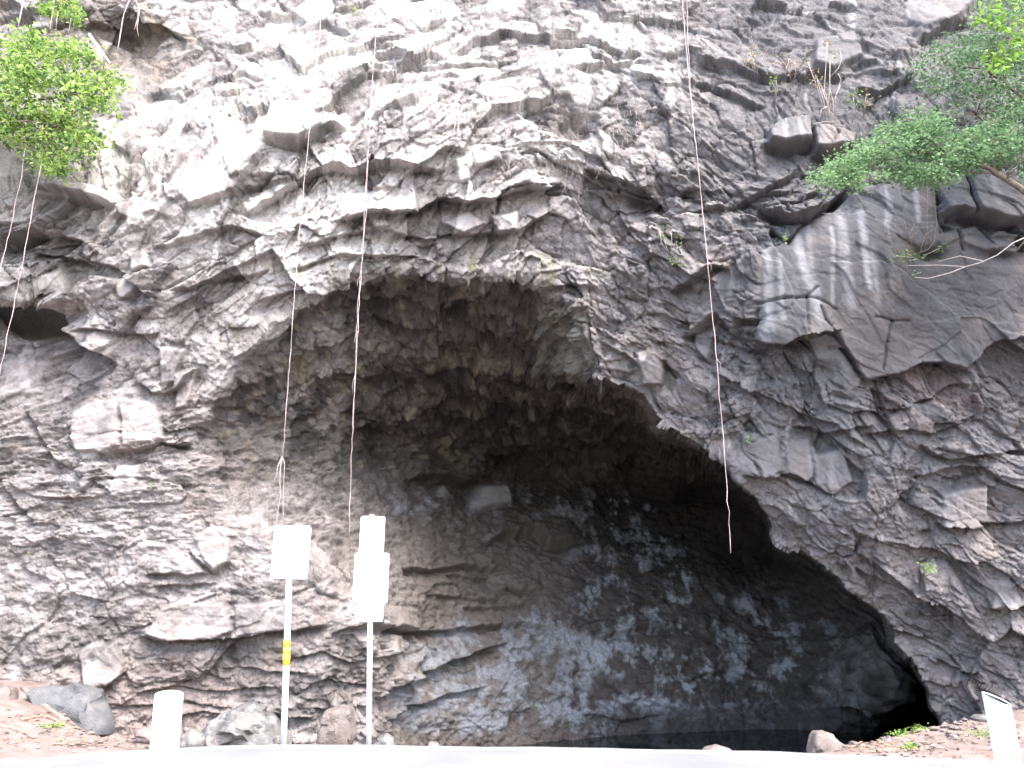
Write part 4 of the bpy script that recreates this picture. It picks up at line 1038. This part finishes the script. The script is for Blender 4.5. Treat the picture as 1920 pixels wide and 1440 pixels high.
scatter_litter('pale_litter', LB + [(545, 1380, 600, 1396)], 150, LITTER[1], 0.035, 'pale bits of dead leaf and bark strewn over the dirt')

def leaf_mat(name, c1, c2, trans=0.35, rough=0.5):
    m, nt, b = new_mat(name, rough, 0.35)
    oi = node(nt, 'ShaderNodeAttribute'); oi.attribute_name = 'leaf_tone'
    mx = node(nt, 'ShaderNodeMix', data_type='RGBA')
    mx.inputs['A'].default_value = (*c1, 1); mx.inputs['B'].default_value = (*c2, 1)
    nt.links.new(oi.outputs['Fac'], mx.inputs['Factor'])
    nt.links.new(mx.outputs['Result'], b.inputs['Base Color'])
    tr = node(nt, 'ShaderNodeBsdfTranslucent'); nt.links.new(mx.outputs['Result'], tr.inputs['Color'])
    ms = node(nt, 'ShaderNodeMixShader'); ms.inputs[0].default_value = trans
    out = nt.nodes['Material Output']
    nt.links.new(b.outputs[0], ms.inputs[1]); nt.links.new(tr.outputs[0], ms.inputs[2]); nt.links.new(ms.outputs[0], out.inputs[0])
    return m

def leaves_mesh(name, pts, size, mat, parent, aspect=0.5, droop=0.2, upbias=0.5, rng=None, tone=None):
    """Many small folded leaves, one mesh."""
    rng = rng or np.random.default_rng(3)
    pts = np.asarray(pts, float)
    n = len(pts)
    nrm = rng.normal(size=(n, 3)); nrm[:, 2] = np.abs(nrm[:, 2]) + upbias; nrm /= np.linalg.norm(nrm, axis=1, keepdims=True)
    a = rng.normal(size=(n, 3)); a[:, 2] -= droop * 2
    a -= nrm * (a * nrm).sum(1, keepdims=True); a /= np.linalg.norm(a, axis=1, keepdims=True)
    b_ = np.cross(nrm, a)
    s = size * rng.uniform(0.6, 1.35, (n, 1))
    p0 = pts; p1 = pts + a * s * 0.5 + b_ * s * aspect * 0.5 - nrm * s * 0.06
    p2 = pts + a * s + nrm * (-s * droop * 0.5); p3 = pts + a * s * 0.5 - b_ * s * aspect * 0.5 - nrm * s * 0.06
    pm = pts + a * s * 0.5 + nrm * s * 0.03
    vs = np.stack([p0, p1, p2, p3, pm], 1).reshape(-1, 3)
    k = np.arange(n)[:, None] * 5
    fs = np.concatenate([k + np.array([[0, 1, 4]]), k + np.array([[1, 2, 4]]), k + np.array([[2, 3, 4]]), k + np.array([[3, 0, 4]])], 0).astype(np.int32)
    me = bpy.data.meshes.new(name)
    off = np.array(parent.location) if parent is not None else np.zeros(3)
    me.vertices.add(len(vs)); me.loops.add(fs.size); me.polygons.add(len(fs))
    me.vertices.foreach_set('co', (vs - off).astype(np.float32).ravel())
    me.loops.foreach_set('vertex_index', fs.ravel())
    me.polygons.foreach_set('loop_start', np.arange(0, fs.size, 3, dtype=np.int32))
    me.update(calc_edges=True)
    t = rng.uniform(0, 1, n) if tone is None else np.clip(tone + rng.normal(0, 0.18, n), 0, 1)
    at = me.attributes.new('leaf_tone', 'FLOAT', 'POINT')
    at.data.foreach_set('value', np.repeat(t, 5).astype(np.float32))
    me.materials.append(mat)
    o = bpy.data.objects.new(name, me); C.objects.link(o)
    if parent is not None: o.parent = parent
    o['kind'] = 'stuff'
    return o

LEAF_BRIGHT = leaf_mat('bright_leaf', (0.035, 0.095, 0.03), (0.38, 0.53, 0.12), 0.45)
LEAF_MID = leaf_mat('shade_leaf', (0.055, 0.110, 0.055), (0.22, 0.345, 0.16), 0.45)
LEAF_YELLOW = leaf_mat('yellow_leaf', (0.10, 0.19, 0.03), (0.22, 0.36, 0.07), 0.45)
BARK = noisy_mat('bark', (0.10, 0.075, 0.055), (0.20, 0.16, 0.125), 22, 0.9, 0.15, 0.5, 60)
DRYSTEM = noisy_mat('dry_stem', (0.30, 0.25, 0.22), (0.46, 0.41, 0.38), 22, 0.9, 0.15)
PALESTEM = noisy_mat('pale_stick', (0.52, 0.48, 0.46), (0.66, 0.63, 0.60), 22, 0.85, 0.15)

def twig_points(clumps, n_twig, per, spread, Y, rng, gap=-0.22):
    """Leaf positions grouped on twig ends that fill ellipses (px, py, rx, ry, depth offset)."""
    out, tips = [], []
    wts = np.array([c_[2] * c_[3] for c_ in clumps], float); wts /= wts.sum()
    for i in range(n_twig):
        c_ = clumps[rng.choice(len(clumps), p=wts)]
        a = rng.uniform(0, 2 * math.pi); r = math.sqrt(rng.uniform(0, 1))
        px, py = c_[0] + math.cos(a) * r * c_[2], c_[1] + math.sin(a) * r * c_[3]
        dep = Y + c_[4] + rng.normal(0, 0.28)
        q = W(px, py, dep)
        tips.append(q)
        m = rng.integers(per // 2, per * 3 // 2)
        if float(perlin(np.float32(q[0] * 2.6), np.float32(dep * 1.0), np.float32(q[2] * 3.0), 9)) < gap: continue
        out.append(q + rng.normal(size=(m, 3)) * np.array([spread, spread, spread * 0.45]))
    return np.concatenate(out), tips

def branch_mesh(name, paths, mat, parent):
    """Several joined branches (points in world space, start and end radius) as one mesh."""
    vs, fs = [], []
    for pts, r0, r1 in paths:
        n = len(pts)
        v, f = tube(None, pts, [r0 + (r1 - r0) * i / (n - 1) for i in range(n)], None, None, 6)
        k = len(vs)
        vs += [q - parent.location for q in v]; fs += [tuple(i + k for i in ff) for ff in f]
    return mesh_obj(name, vs, fs, mat, parent, smooth=True)

# bright shrub growing out of the cliff at the upper left
rng = np.random.default_rng(21)
YL = 10.9
lt = thing('cliff_tree', surf_at(-90, 190), 'bright yellow green leafy tree growing out of the cliff at the upper left', 'tree')
clL = [(20,140,60,40,0),(90,110,70,40,0),(60,190,90,60,0),(140,180,70,50,-.1),(190,165,38,28,-.1),(120,245,70,50,0),(150,262,36,30,0),(40,250,60,30,.1),(105,300,32,24,0),(30,85,50,30,.1),(-60,180,80,100,.2),(150,100,24,24,.1)]
lp, tips = twig_points(clL, 520, 22, 0.12, YL, rng)
leaves_mesh('foliage', lp, 0.082, LEAF_BRIGHT, lt, 0.5, 0.35, 0.5, rng)
paths = [([lt.location - Vector((0, -0.3, 0)), V(-60, 170, YL), V(-10, 165, YL), V(50, 190, YL), V(110, 235, YL)], 0.06, 0.015), ([V(-10, 165, YL), V(50, 135, YL), V(110, 125, YL)], 0.03, 0.01), ([V(50, 190, YL), V(120, 180, YL), V(185, 168, YL)], 0.025, 0.008)]
for t_ in tips[::5]:
    t_ = Vector(t_); o_ = min((V(50, 190, YL), V(110, 235, YL), V(50, 135, YL), V(120, 180, YL), V(-10, 165, YL)), key=lambda q: (q - t_).length)
    paths.append(([o_, o_.lerp(t_, 0.5) + Vector((0, 0, 0.05)), t_], 0.009, 0.004))
branch_mesh('branches', paths, BARK, lt)
lt2 = thing('cliff_shrub', surf_at(130, -30), 'small bright green shrub hanging from the cliff above the leafy tree at the upper left', 'shrub')
lp, tips = twig_points([(120, 12, 42, 16, 0), (100, 20, 30, 10, 0), (142, 30, 12, 16, 0)], 46, 20, 0.06, 11.9, rng)
leaves_mesh('foliage', lp, 0.075, LEAF_BRIGHT, lt2, 0.5, 0.35, 0.5, rng)
branch_mesh('stems', [([lt2.location, V(125, -6, 11.9), V(Vector(t_)[0] if False else 118, 12, 11.9)], 0.012, 0.005)] + [([V(125, -6, 11.9), Vector(t_)], 0.006, 0.003) for t_ in tips[::3]], BARK, lt2)

# tree at the right: its trunk stands beside the frame, one bough reaches across the slab
YR = 9.6
foot = Vector((9.6, 10.2, 0.0)); foot.z = gz_at(9.6, 10.2) - 0.1
rt = thing('cliff_side_tree', foot, 'small leaved green tree reaching its bough in from the right edge across the cliff', 'tree')
trunk_top = V(2080, 470, YR)
tube('trunk', [foot, foot + Vector((-0.3, 0.1, 2.2)), V(2120, 640, YR + .1), trunk_top], [0.17, 0.13, 0.10, 0.07], BARK, rt, 10)
clR = [(1548,338,24,16,0),(1585,322,40,26,0),(1630,292,50,32,0),(1690,262,52,40,0),(1728,226,38,26,0),(1755,258,50,40,0),(1800,290,60,44,0.05),(1862,272,60,44,0.1),(1915,262,60,60,0.1),(1975,280,60,70,0.2),(1712,320,42,26,-.05),(1748,335,46,16,-.05),(1600,340,26,18,0),(1670,322,30,10,0)]
lp, tips = twig_points(clR, 820, 24, 0.075, YR, rng)
tone = np.clip(0.85 - (lp[:, 0] - 3.2) * 0.16, 0.25, 0.9)  # paler towards the left: sunlight put into the leaf tone
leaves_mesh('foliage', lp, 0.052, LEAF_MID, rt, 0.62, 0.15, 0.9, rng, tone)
clU = [(1760,120,40,40,.9),(1800,95,50,50,.9),(1850,110,60,60,.8),(1900,80,50,60,.8),(1740,165,26,14,.9),(1790,150,40,26,.8),(1850,190,60,34,.7),(1905,170,40,60,.6),(1820,215,36,16,.7),(1960,150,60,100,.6),(1880,20,50,30,.9)]
lp2, tips2 = twig_points(clU, 460, 22, 0.08, YR, rng)
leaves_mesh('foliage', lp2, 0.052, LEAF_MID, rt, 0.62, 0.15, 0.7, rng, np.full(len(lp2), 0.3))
bough = [trunk_top, V(1985, 395, YR), V(1920, 357, YR), V(1885, 335, YR), V(1855, 316, YR), V(1822, 300, YR), V(1780, 288, YR), V(1720, 285, YR), V(1660, 300, YR), V(1600, 325, YR)]
paths = [(bough, 0.05, 0.008), ([V(1855, 316, YR), V(1830, 285, YR), V(1815, 262, YR)], 0.014, 0.006), ([V(1780, 288, YR), V(1740, 262, YR), V(1728, 232, YR)], 0.013, 0.005), ([V(1920, 357, YR), V(1860, 326, YR + .1), V(1800, 322, YR + .1), V(1745, 335, YR)], 0.012, 0.005),
         ([trunk_top, V(2020, 300, YR + .4), V(1940, 200, YR + .7), V(1850, 130, YR + .8), V(1770, 120, YR + .9)], 0.05, 0.008), ([V(1940, 200, YR + .7), V(1880, 205, YR + .7), V(1830, 215, YR + .7)], 0.014, 0.006)]
skel = [q for p_ in paths for q in p_[0][1:]]
for t_ in tips[::4] + tips2[::5]:
    t_ = Vector(t_); o_ = min(skel, key=lambda q: (q - t_).length)
    paths.append(([o_, o_.lerp(t_, 0.55) + Vector((0, 0, 0.03)), t_], 0.006, 0.003))
branch_mesh('branches', paths, BARK, rt)

# nearer bough with larger sunlit leaves in the upper right corner: each leaf a part
YN = 6.4
nb = thing('overhanging_branch', V(1990, -40, YN), 'nearer twigs with larger yellow green leaves hanging into the upper right corner', 'branch')
branch_mesh('twig', [([V(1990, -40, YN), V(1930, 30, YN), V(1905, 60, YN), V(1888, 90, YN), V(1875, 118, YN)], 0.012, 0.003), ([V(1990, -40, YN), V(1880, 0, YN), V(1845, 12, YN)], 0.009, 0.003), ([V(1930, 30, YN), V(1900, 38, YN), V(1830, 45, YN)], 0.006, 0.002), ([V(1990, -40, YN), V(1960, 60, YN), V(1925, 100, YN)], 0.008, 0.003)], BARK, nb)
def big_leaf_mesh():
    pts = [(0, 0, 0), (.18, .16, -.02), (.5, .22, -.05), (.8, .13, -.12), (1, 0, -.2), (.8, -.13, -.12), (.5, -.22, -.05), (.18, -.16, -.02), (.5, 0, .02), (.2, 0, .01), (.8, 0, -.08)]
    fs = [(0, 9, 1), (1, 9, 8, 2), (2, 8, 10, 3), (3, 10, 4), (0, 7, 9), (7, 6, 8, 9), (6, 5, 10, 8), (5, 4, 10)]
    me = bpy.data.meshes.new('leaf'); me.from_pydata(pts, [], fs)
    me.materials.append(LEAF_YELLOW)
    at = me.attributes.new('leaf_tone', 'FLOAT', 'POINT'); at.data.foreach_set('value', [0.5] * len(pts))
    return me
BIG = [big_leaf_mesh() for _ in range(4)]
for k, me in enumerate(BIG):
    me.attributes['leaf_tone'].data.foreach_set('value', [0.2 + 0.25 * k] * 11)
def put_leaf(parent, p, size, k):
    o = bpy.data.objects.new('leaf', BIG[k % 4]); C.objects.link(o)
    o.scale = (size,) * 3
    o.rotation_euler = (random.uniform(-.7, .7), random.uniform(0.0, .9), random.uniform(0, 6.28))
    o.parent = parent; o.location = p - parent.location
for i in range(190):
    c_ = random.choice([(1850, 14, 22, 14), (1868, 40, 26, 18), (1890, 70, 18, 16), (1905, 30, 22, 28), (1872, 112, 20, 13), (1895, 100, 20, 16), (1858, 100, 14, 8), (1912, 60, 14, 30), (1830, 38, 12, 10), (1885, 5, 30, 10), (1876, 126, 14, 8)])
    put_leaf(nb, V(c_[0] + random.gauss(0, .6) * c_[2], c_[1] + random.gauss(0, .6) * c_[3], YN + random.gauss(0, .06)), random.uniform(.055, .095), i)

# ------------------------------------------------------------------ hanging aerial roots
HANG = noisy_mat('hanging_root', (0.33, 0.25, 0.24), (0.49, 0.40, 0.385), 9, 0.85, 0.15)
def hanging(name, strands, label, r=0.0065, anchor=None):
    root = thing(name, strands[0][0][0] if isinstance(strands[0][0][0], Vector) else V(*strands[0][0][0], strands[0][1]), label, 'hanging root', 'thin roots hanging down the cliff')
    for i, (pp, Y, rr) in enumerate(strands):
        pts = [V(a, b_, Y) for a, b_ in pp]
        fine = []
        for j in range(len(pts) - 1):
            seg_n = max(2, int((pts[j + 1] - pts[j]).length / 0.12))
            for k in range(seg_n):
                q = pts[j].lerp(pts[j + 1], k / seg_n)
                fine.append(q + Vector((random.gauss(0, 0.004), random.gauss(0, 0.004), 0)))
        fine.append(pts[-1])
        if i == 0 and anchor:
            fine = [surf_at(*anchor) + Vector((0, 0.1, 0))] + fine
        ph = random.uniform(0, 6)
        tube('strand', fine, [rr * (1 + .28 * math.sin(ph + j * .9) * math.sin(j * .37) + random.uniform(-.12, .12)) * (1 - .35 * j / len(fine)) for j in range(len(fine))], HANG, root, 5)
        if i == 0 and len(fine) > 25:
            for k in range(3):
                q = fine[random.randint(len(fine) // 5, len(fine) - 3)]
                l = random.uniform(.08, .28); sx = random.choice((-1, 1)) * random.uniform(.015, .05)
                tube('rootlet', [q, q + Vector((sx, -.01, -l * .3)), q + Vector((sx * 1.3, 0, -l * .7)), q + Vector((sx * .9, 0, -l))], [rr * .4, rr * .35, rr * .3, rr * .2], HANG, root, 4)
    return root
hanging('hanging_root', [([(607, -40), (600, 60), (588, 180), (575, 290), (560, 450), (546, 640), (537, 770), (530, 858)], 10.9, .0055), ([(530, 856), (521, 875), (518, 890), (514, 903)], 10.9, .005), ([(530, 858), (525, 880), (525, 930), (520, 960), (519, 986)], 10.9, .0045), ([(530, 857), (534, 875), (531, 920), (530, 986)], 10.9, .0045)], 'long thin root ending in a small fork above the single panel sign', anchor=(600, -420))
hanging('hanging_root', [([(716, -40), (709, 30), (700, 120), (692, 250), (686, 350), (678, 500), (671, 620), (664, 740), (660, 840), (657, 930), (655, 1004)], 10.9, .0055), ([(690, 300), (684, 420), (675, 520), (668, 620), (667, 700), (661, 800)], 10.93, .0045)], 'long double root hanging down just left of the three panel sign', anchor=(700, -420))
hanging('hanging_root', [([(1276, -40), (1281, 20), (1289, 120), (1300, 230), (1311, 330), (1322, 440), (1331, 540), (1341, 640), (1349, 740), (1356, 820), (1362, 900), (1366, 960), (1368, 1000), (1370, 1037)], 10.8, .0065), ([(1287, -40), (1290, 90), (1296, 180), (1303, 260)], 10.83, .0045)], 'long straight root hanging over the dark right side of the cave mouth', .0085, anchor=(1285, -420))
hanging('hanging_root', [([(46, 290), (40, 330), (30, 372), (22, 420), (10, 466), (0, 505), (-8, 560)], 10.9, .0055)], 'short root below the bright tree, the one nearer the left edge', anchor=(60, 180))
hanging('hanging_root', [([(76, 318), (66, 360), (54, 430), (42, 500), (28, 560), (14, 630), (0, 700), (-14, 760)], 10.7, .0052)], 'root below the bright tree that crosses the dark hollow at the left', anchor=(90, 180))
hanging('hanging_root', [([(46, -20), (40, 20), (34, 50)], 11.6, .012), ], 'short pale root above the bright tree near the left corner', anchor=(50, -120))
hanging('hanging_root', [([(104, -20), (98, 25), (94, 56)], 11.6, .010), ([(109, 20), (105, 54)], 11.6, .006), ([(137, 20), (128, 62)], 11.6, .006)], 'bundle of short pale roots above the bright tree', anchor=(110, -120))
hanging('hanging_root', [([(238, 8), (233, 25), (226, 60), (220, 98)], 12.0, .010)], 'short pale root hanging by the brown hollow at the upper left', anchor=(240, -30))
hanging('hanging_root', [([(250, -6), (262, 14), (259, 30), (252, 55)], 12.0, .011), ([(259, 28), (257, 50), (260, 68)], 12.0, .006)], 'crooked forked root beside the brown hollow at the top', anchor=(246, -40))
stick = tube('dead_stick', [V(167, 64, 11.75), V(180, 84, 11.75), V(206, 118, 11.8)], [.022, .022, .016], PALESTEM, None, 8)
tag(stick, 'pale broken stick sticking out of the cliff right of the bright tree', 'stick')

# ------------------------------------------------------------------ little plants on the cliff
DRYLEAF = leaf_mat('reddish_leaf', (0.26, 0.14, 0.10), (0.34, 0.32, 0.13), 0.3)
def cliff_plant(name, px, py, h_px, tips_px, mat, label, cat='plant', group='small plants on the cliff face', stem=DRYSTEM, n=14, size=0.05, spread=0.06):
    a = surf_at(px, py)
    Y = a.y - 0.12
    root = thing(name, a, label, cat, group)
    paths = []; L = []
    for (tx, ty) in tips_px:
        t_ = V(tx, ty, Y - 0.15)
        paths.append(([a + Vector((0, 0.08, 0)), a.lerp(t_, .5) + Vector((random.gauss(0, .03), -.05, random.gauss(0, .03))), t_], .007, .004))
        if n: L.append(np.array(t_) + rng.normal(size=(n, 3)) * spread)
    branch_mesh('stem', paths, stem, root)
    if n: leaves_mesh('leaves', np.concatenate(L), size, mat, root, 0.45, 0.3, 0.6, rng)
    return root
cliff_plant('cliff_plant', 1418, 138, 0, [(1398, 112), (1410, 95), (1412, 108), (1432, 104)], DRYLEAF, 'small plant with pinkish leaves on the upper cliff, leftmost of the row')
cliff_plant('cliff_plant', 1455, 182, 0, [(1448, 155), (1455, 150)], LEAF_YELLOW, 'small yellow green plant on the upper cliff below the pinkish row')
cliff_plant('cliff_plant', 1490, 140, 0, [(1462, 108), (1478, 112), (1490, 118), (1484, 128)], DRYLEAF, 'pinkish leaved plants in the middle of the row on the upper cliff')
cliff_plant('cliff_plant', 1562, 218, 0, [(1528, 140), (1532, 150), (1540, 165), (1514, 115)], DRYLEAF, 'tall reddish plant leaning left from the ledge above the two grey blocks', n=16)
cliff_plant('cliff_plant', 1552, 225, 0, [(1557, 105), (1551, 80), (1556, 110)], DRYLEAF, 'tallest reddish stalk on the ledge above the two grey blocks', n=12, spread=.035)
cliff_plant('cliff_plant', 1605, 215, 0, [(1600, 182), (1606, 195)], LEAF_YELLOW, 'green plant on the ledge right of the bare shrub', n=18)
cliff_plant('cliff_plant', 1628, 205, 0, [(1624, 180), (1630, 190)], DRYLEAF, 'dry plant on the ledge, rightmost of those beside the bare shrub')
cliff_plant('cliff_plant', 1265, 480, 0, [(1236, 430), (1245, 445), (1258, 433), (1268, 452), (1276, 462)], LEAF_YELLOW, 'reddish green weeds on the rock beside the long straight root', n=9, size=.045)
cliff_plant('cliff_plant', 1258, 495, 0, [(1262, 488), (1272, 490), (1256, 484)], LEAF_BRIGHT, 'bright green weed low on the rock beside the long straight root', n=12, size=.045)
cliff_plant('cliff_plant', 1402, 832, 0, [(1403, 825), (1406, 820)], LEAF_YELLOW, 'single yellow green sprig on the ledge above the cave lip', n=8, size=.05, spread=.035)
cliff_plant('cliff_plant', 1735, 1072, 0, [(1726, 1058), (1734, 1056), (1742, 1062), (1747, 1068)], LEAF_BRIGHT, 'tuft of green grass low on the right hand cliff', n=10, size=.07, spread=.04)
cliff_plant('cliff_plant', 1472, 445, 0, [(1472, 442), (1470, 446)], LEAF_YELLOW, 'small green sprig by the dark crack at the left of the slab', n=8, spread=.03)
cliff_plant('cliff_plant', 665, 18, 0, [(664, 14), (668, 20)], LEAF_BRIGHT, 'tiny green sprig at the top of the cliff left of the double root', n=8, spread=.04)
cliff_plant('cliff_plant', 850, 230, 0, [(845, 222), (852, 215), (875, 222), (858, 262), (850, 250)], DRYLEAF, 'dry twiggy plant in the middle of the cliff above the arch', n=3)
cliff_plant('cliff_plant', 285, 915, 0, [(284, 910), (288, 906)], LEAF_YELLOW, 'small yellow green weed on the left hand rock', n=6, spread=.03)
cliff_plant('cliff_plant', 55, 1037, 0, [(53, 1034)], LEAF_BRIGHT, 'tiny bright weed at the far left of the rock', n=6, spread=.03)
bs = cliff_plant('bare_shrub', 1562, 220, 0, [], LEAF_MID, 'leafless pale twiggy shrub on the ledge above the two grey blocks', 'shrub', 'dead twigs on the cliff', n=0) if False else None
def bare(name, px, py, lines, label, mat=DRYSTEM, r=.0055, dy=.12):
    a = surf_at(px, py)
    root = thing(name, a, label, 'dead shrub', 'dead twigs on the cliff')
    paths = []
    for L in lines:
        pts = [V(q[0], q[1], a.y - dy - 0.01 * i) for i, q in enumerate(L)]
        paths.append((pts, r, r * .5))
    paths.append(([a + Vector((0, .1, 0)), V(*lines[0][0], a.y - dy)], r, r))
    branch_mesh('stem', paths, mat, root)
bare('bare_shrub', 1563, 220, [[(1563, 220), (1562, 190), (1556, 165), (1555, 140)], [(1562, 190), (1570, 172), (1577, 150), (1572, 138)], [(1556, 145), (1572, 128), (1578, 112), (1575, 95)], [(1564, 205), (1568, 175), (1576, 160)], [(1550, 200), (1540, 205), (1537, 220)], [(1525, 232), (1545, 228), (1572, 227)]], 'leafless pale twiggy shrub on the ledge above the two grey blocks')
bare('bare_shrub', 1715, 478, [[(1712, 478), (1702, 458), (1690, 448), (1665, 440), (1650, 425), (1630, 415)], [(1712, 475), (1705, 440), (1715, 420)], [(1700, 455), (1715, 440), (1730, 425)], [(1725, 472), (1735, 440), (1750, 430)], [(1690, 448), (1700, 430), (1695, 415)], [(1665, 440), (1660, 425), (1672, 408)], [(1712, 478), (1740, 468), (1752, 452), (1756, 420), (1752, 365), (1749, 345)], [(1735, 470), (1738, 430), (1740, 350)]], 'dark leafless twigs hanging before the smooth slab under the bough', BARK, .007, .2)
bare('bare_branch', 1905, 470, [[(1930, 442), (1900, 455), (1870, 478), (1840, 492), (1810, 500), (1760, 497), (1700, 498)], [(1810, 500), (1780, 512), (1740, 522), (1715, 520)], [(1845, 490), (1800, 480), (1760, 490)]], 'long thin pale branch lying across the smooth slab under the bough', DRYSTEM, .010, .3)
bare('bare_branch', 1895, 215, [[(1872, 178), (1885, 196), (1895, 208), (1908, 222)]], 'short whitish dead stick showing between the leaves of the right hand tree', PALESTEM, .02, .9)
cliff_plant('cliff_plant', 1725, 480, 0, [(1680, 480), (1692, 482), (1705, 488), (1718, 478), (1730, 485), (1762, 465), (1700, 475)], LEAF_YELLOW, 'green tufts on the bare twigs before the smooth slab', n=16, size=.045, spread=.05)
cliff_plant('cliff_plant', 1722, 514, 0, [(1718, 513)], LEAF_BRIGHT, 'one green leaf cluster low on the smooth slab', n=8, spread=.03)
# dry grass wisps on the cliff ledges
def wisps(boxes, n, label):
    vs, fs = [], []
    for i in range(n):
        bx = boxes[i % len(boxes)]
        p = surf_at(random.uniform(bx[0], bx[2]), random.uniform(bx[1], bx[3]))
        for k in range(random.randint(2, 5)):
            d = Vector((random.gauss(0, .5), -abs(random.gauss(.5, .3)), random.gauss(.1, .6))).normalized() * random.uniform(.08, .30)
            s_ = Vector((.003, 0, .0015)); m_ = p + d * .5 + Vector((0, 0, .02)); e_ = p + d + Vector((0, 0, -.04))
            b_ = len(vs); vs += [p - s_, p + s_, m_ + s_ * .7, m_ - s_ * .7, e_]; fs += [(b_, b_ + 1, b_ + 2, b_ + 3), (b_ + 3, b_ + 2, b_ + 4)]
    o = mesh_obj('dry_grass', vs, fs, DRYSTEM); o['kind'] = 'stuff'; o['label'] = label; o['category'] = 'dry grass'
wisps([(380, 130, 460, 180), (960, 120, 1120, 190), (820, 180, 980, 260), (1030, 240, 1150, 330), (1180, 20, 1290, 90), (900, 300, 1100, 360), (1130, 200, 1240, 300)], 300, 'pale wisps of dry grass clinging to ledges of the upper cliff')
# green weeds along the rim of the pool and the road
def weeds(spans, n, label):
    vs = []
    for i in range(n):
        (x0, y0), (x1, y1) = spans[i % len(spans)]
        t = random.random()
        p = gpt(x0 + (x1 - x0) * t, y0 + (y1 - y0) * t + random.uniform(-1, 3))
        for k in range(5):
            vs.append(np.array(p) + rng.normal(size=3) * np.array([.03, .03, .012]) + np.array([0, 0, .025]))
    o = leaves_mesh('weeds', np.array(vs), .045, LEAF_BRIGHT, None, .35, .1, .2, rng)
    o['label'] = label; o['category'] = 'weeds'
weeds([((1660, 1384), (1700, 1376)), ((1700, 1376), (1760, 1352)), ((1715, 1372), (1740, 1362)), ((1760, 1352), (1800, 1348)), ((1270, 1401), (1300, 1402)), ((1820, 1380), (1870, 1375)), ((80, 1366), (120, 1362)), ((1690, 1405), (1715, 1402))], 150, 'bright green weeds along the rim of the pool and the dirt edge')

# small broken stones at the foot of the cliff and along the road edge
def rubble(spans, n, mat, label):
    vs, fs = [], []
    ico = [(0, 0, 1), (.9, 0, .3), (.28, .85, .3), (-.72, .53, .3), (-.72, -.53, .3), (.28, -.85, .3), (0, 0, -1)]
    tri = [(0, 1, 2), (0, 2, 3), (0, 3, 4), (0, 4, 5), (0, 5, 1), (6, 2, 1), (6, 3, 2), (6, 4, 3), (6, 5, 4), (6, 1, 5)]
    for i in range(n):
        x0, y0, x1, y1 = spans[i % len(spans)]
        p = gpt(random.uniform(x0, x1), random.uniform(y0, y1))
        s_ = random.choice((.012, .016, .02, .028, .045)) * random.uniform(.8, 1.4)
        a = random.uniform(0, 6.28); k = len(vs)
        for (u, v, w_) in ico:
            u *= random.uniform(.7, 1.4); v *= random.uniform(.6, 1.1); w_ *= random.uniform(.5, .8)
            vs.append((p.x + s_ * (u * math.cos(a) - v * math.sin(a)), p.y + s_ * (u * math.sin(a) + v * math.cos(a)), p.z + s_ * (w_ + .25)))
        fs += [tuple(q + k for q in t) for t in tri]
    o = mesh_obj('rubble', vs, fs, mat); o['kind'] = 'stuff'; o['label'] = label; o['category'] = 'rubble'
rubble([(0, 1335, 210, 1410), (150, 1370, 300, 1402), (1590, 1395, 1900, 1420), (1720, 1360, 1920, 1400), (1760, 1350, 1830, 1370)], 150, STONE_C, 'small broken stones strewn over the dirt at the foot of the cliff')
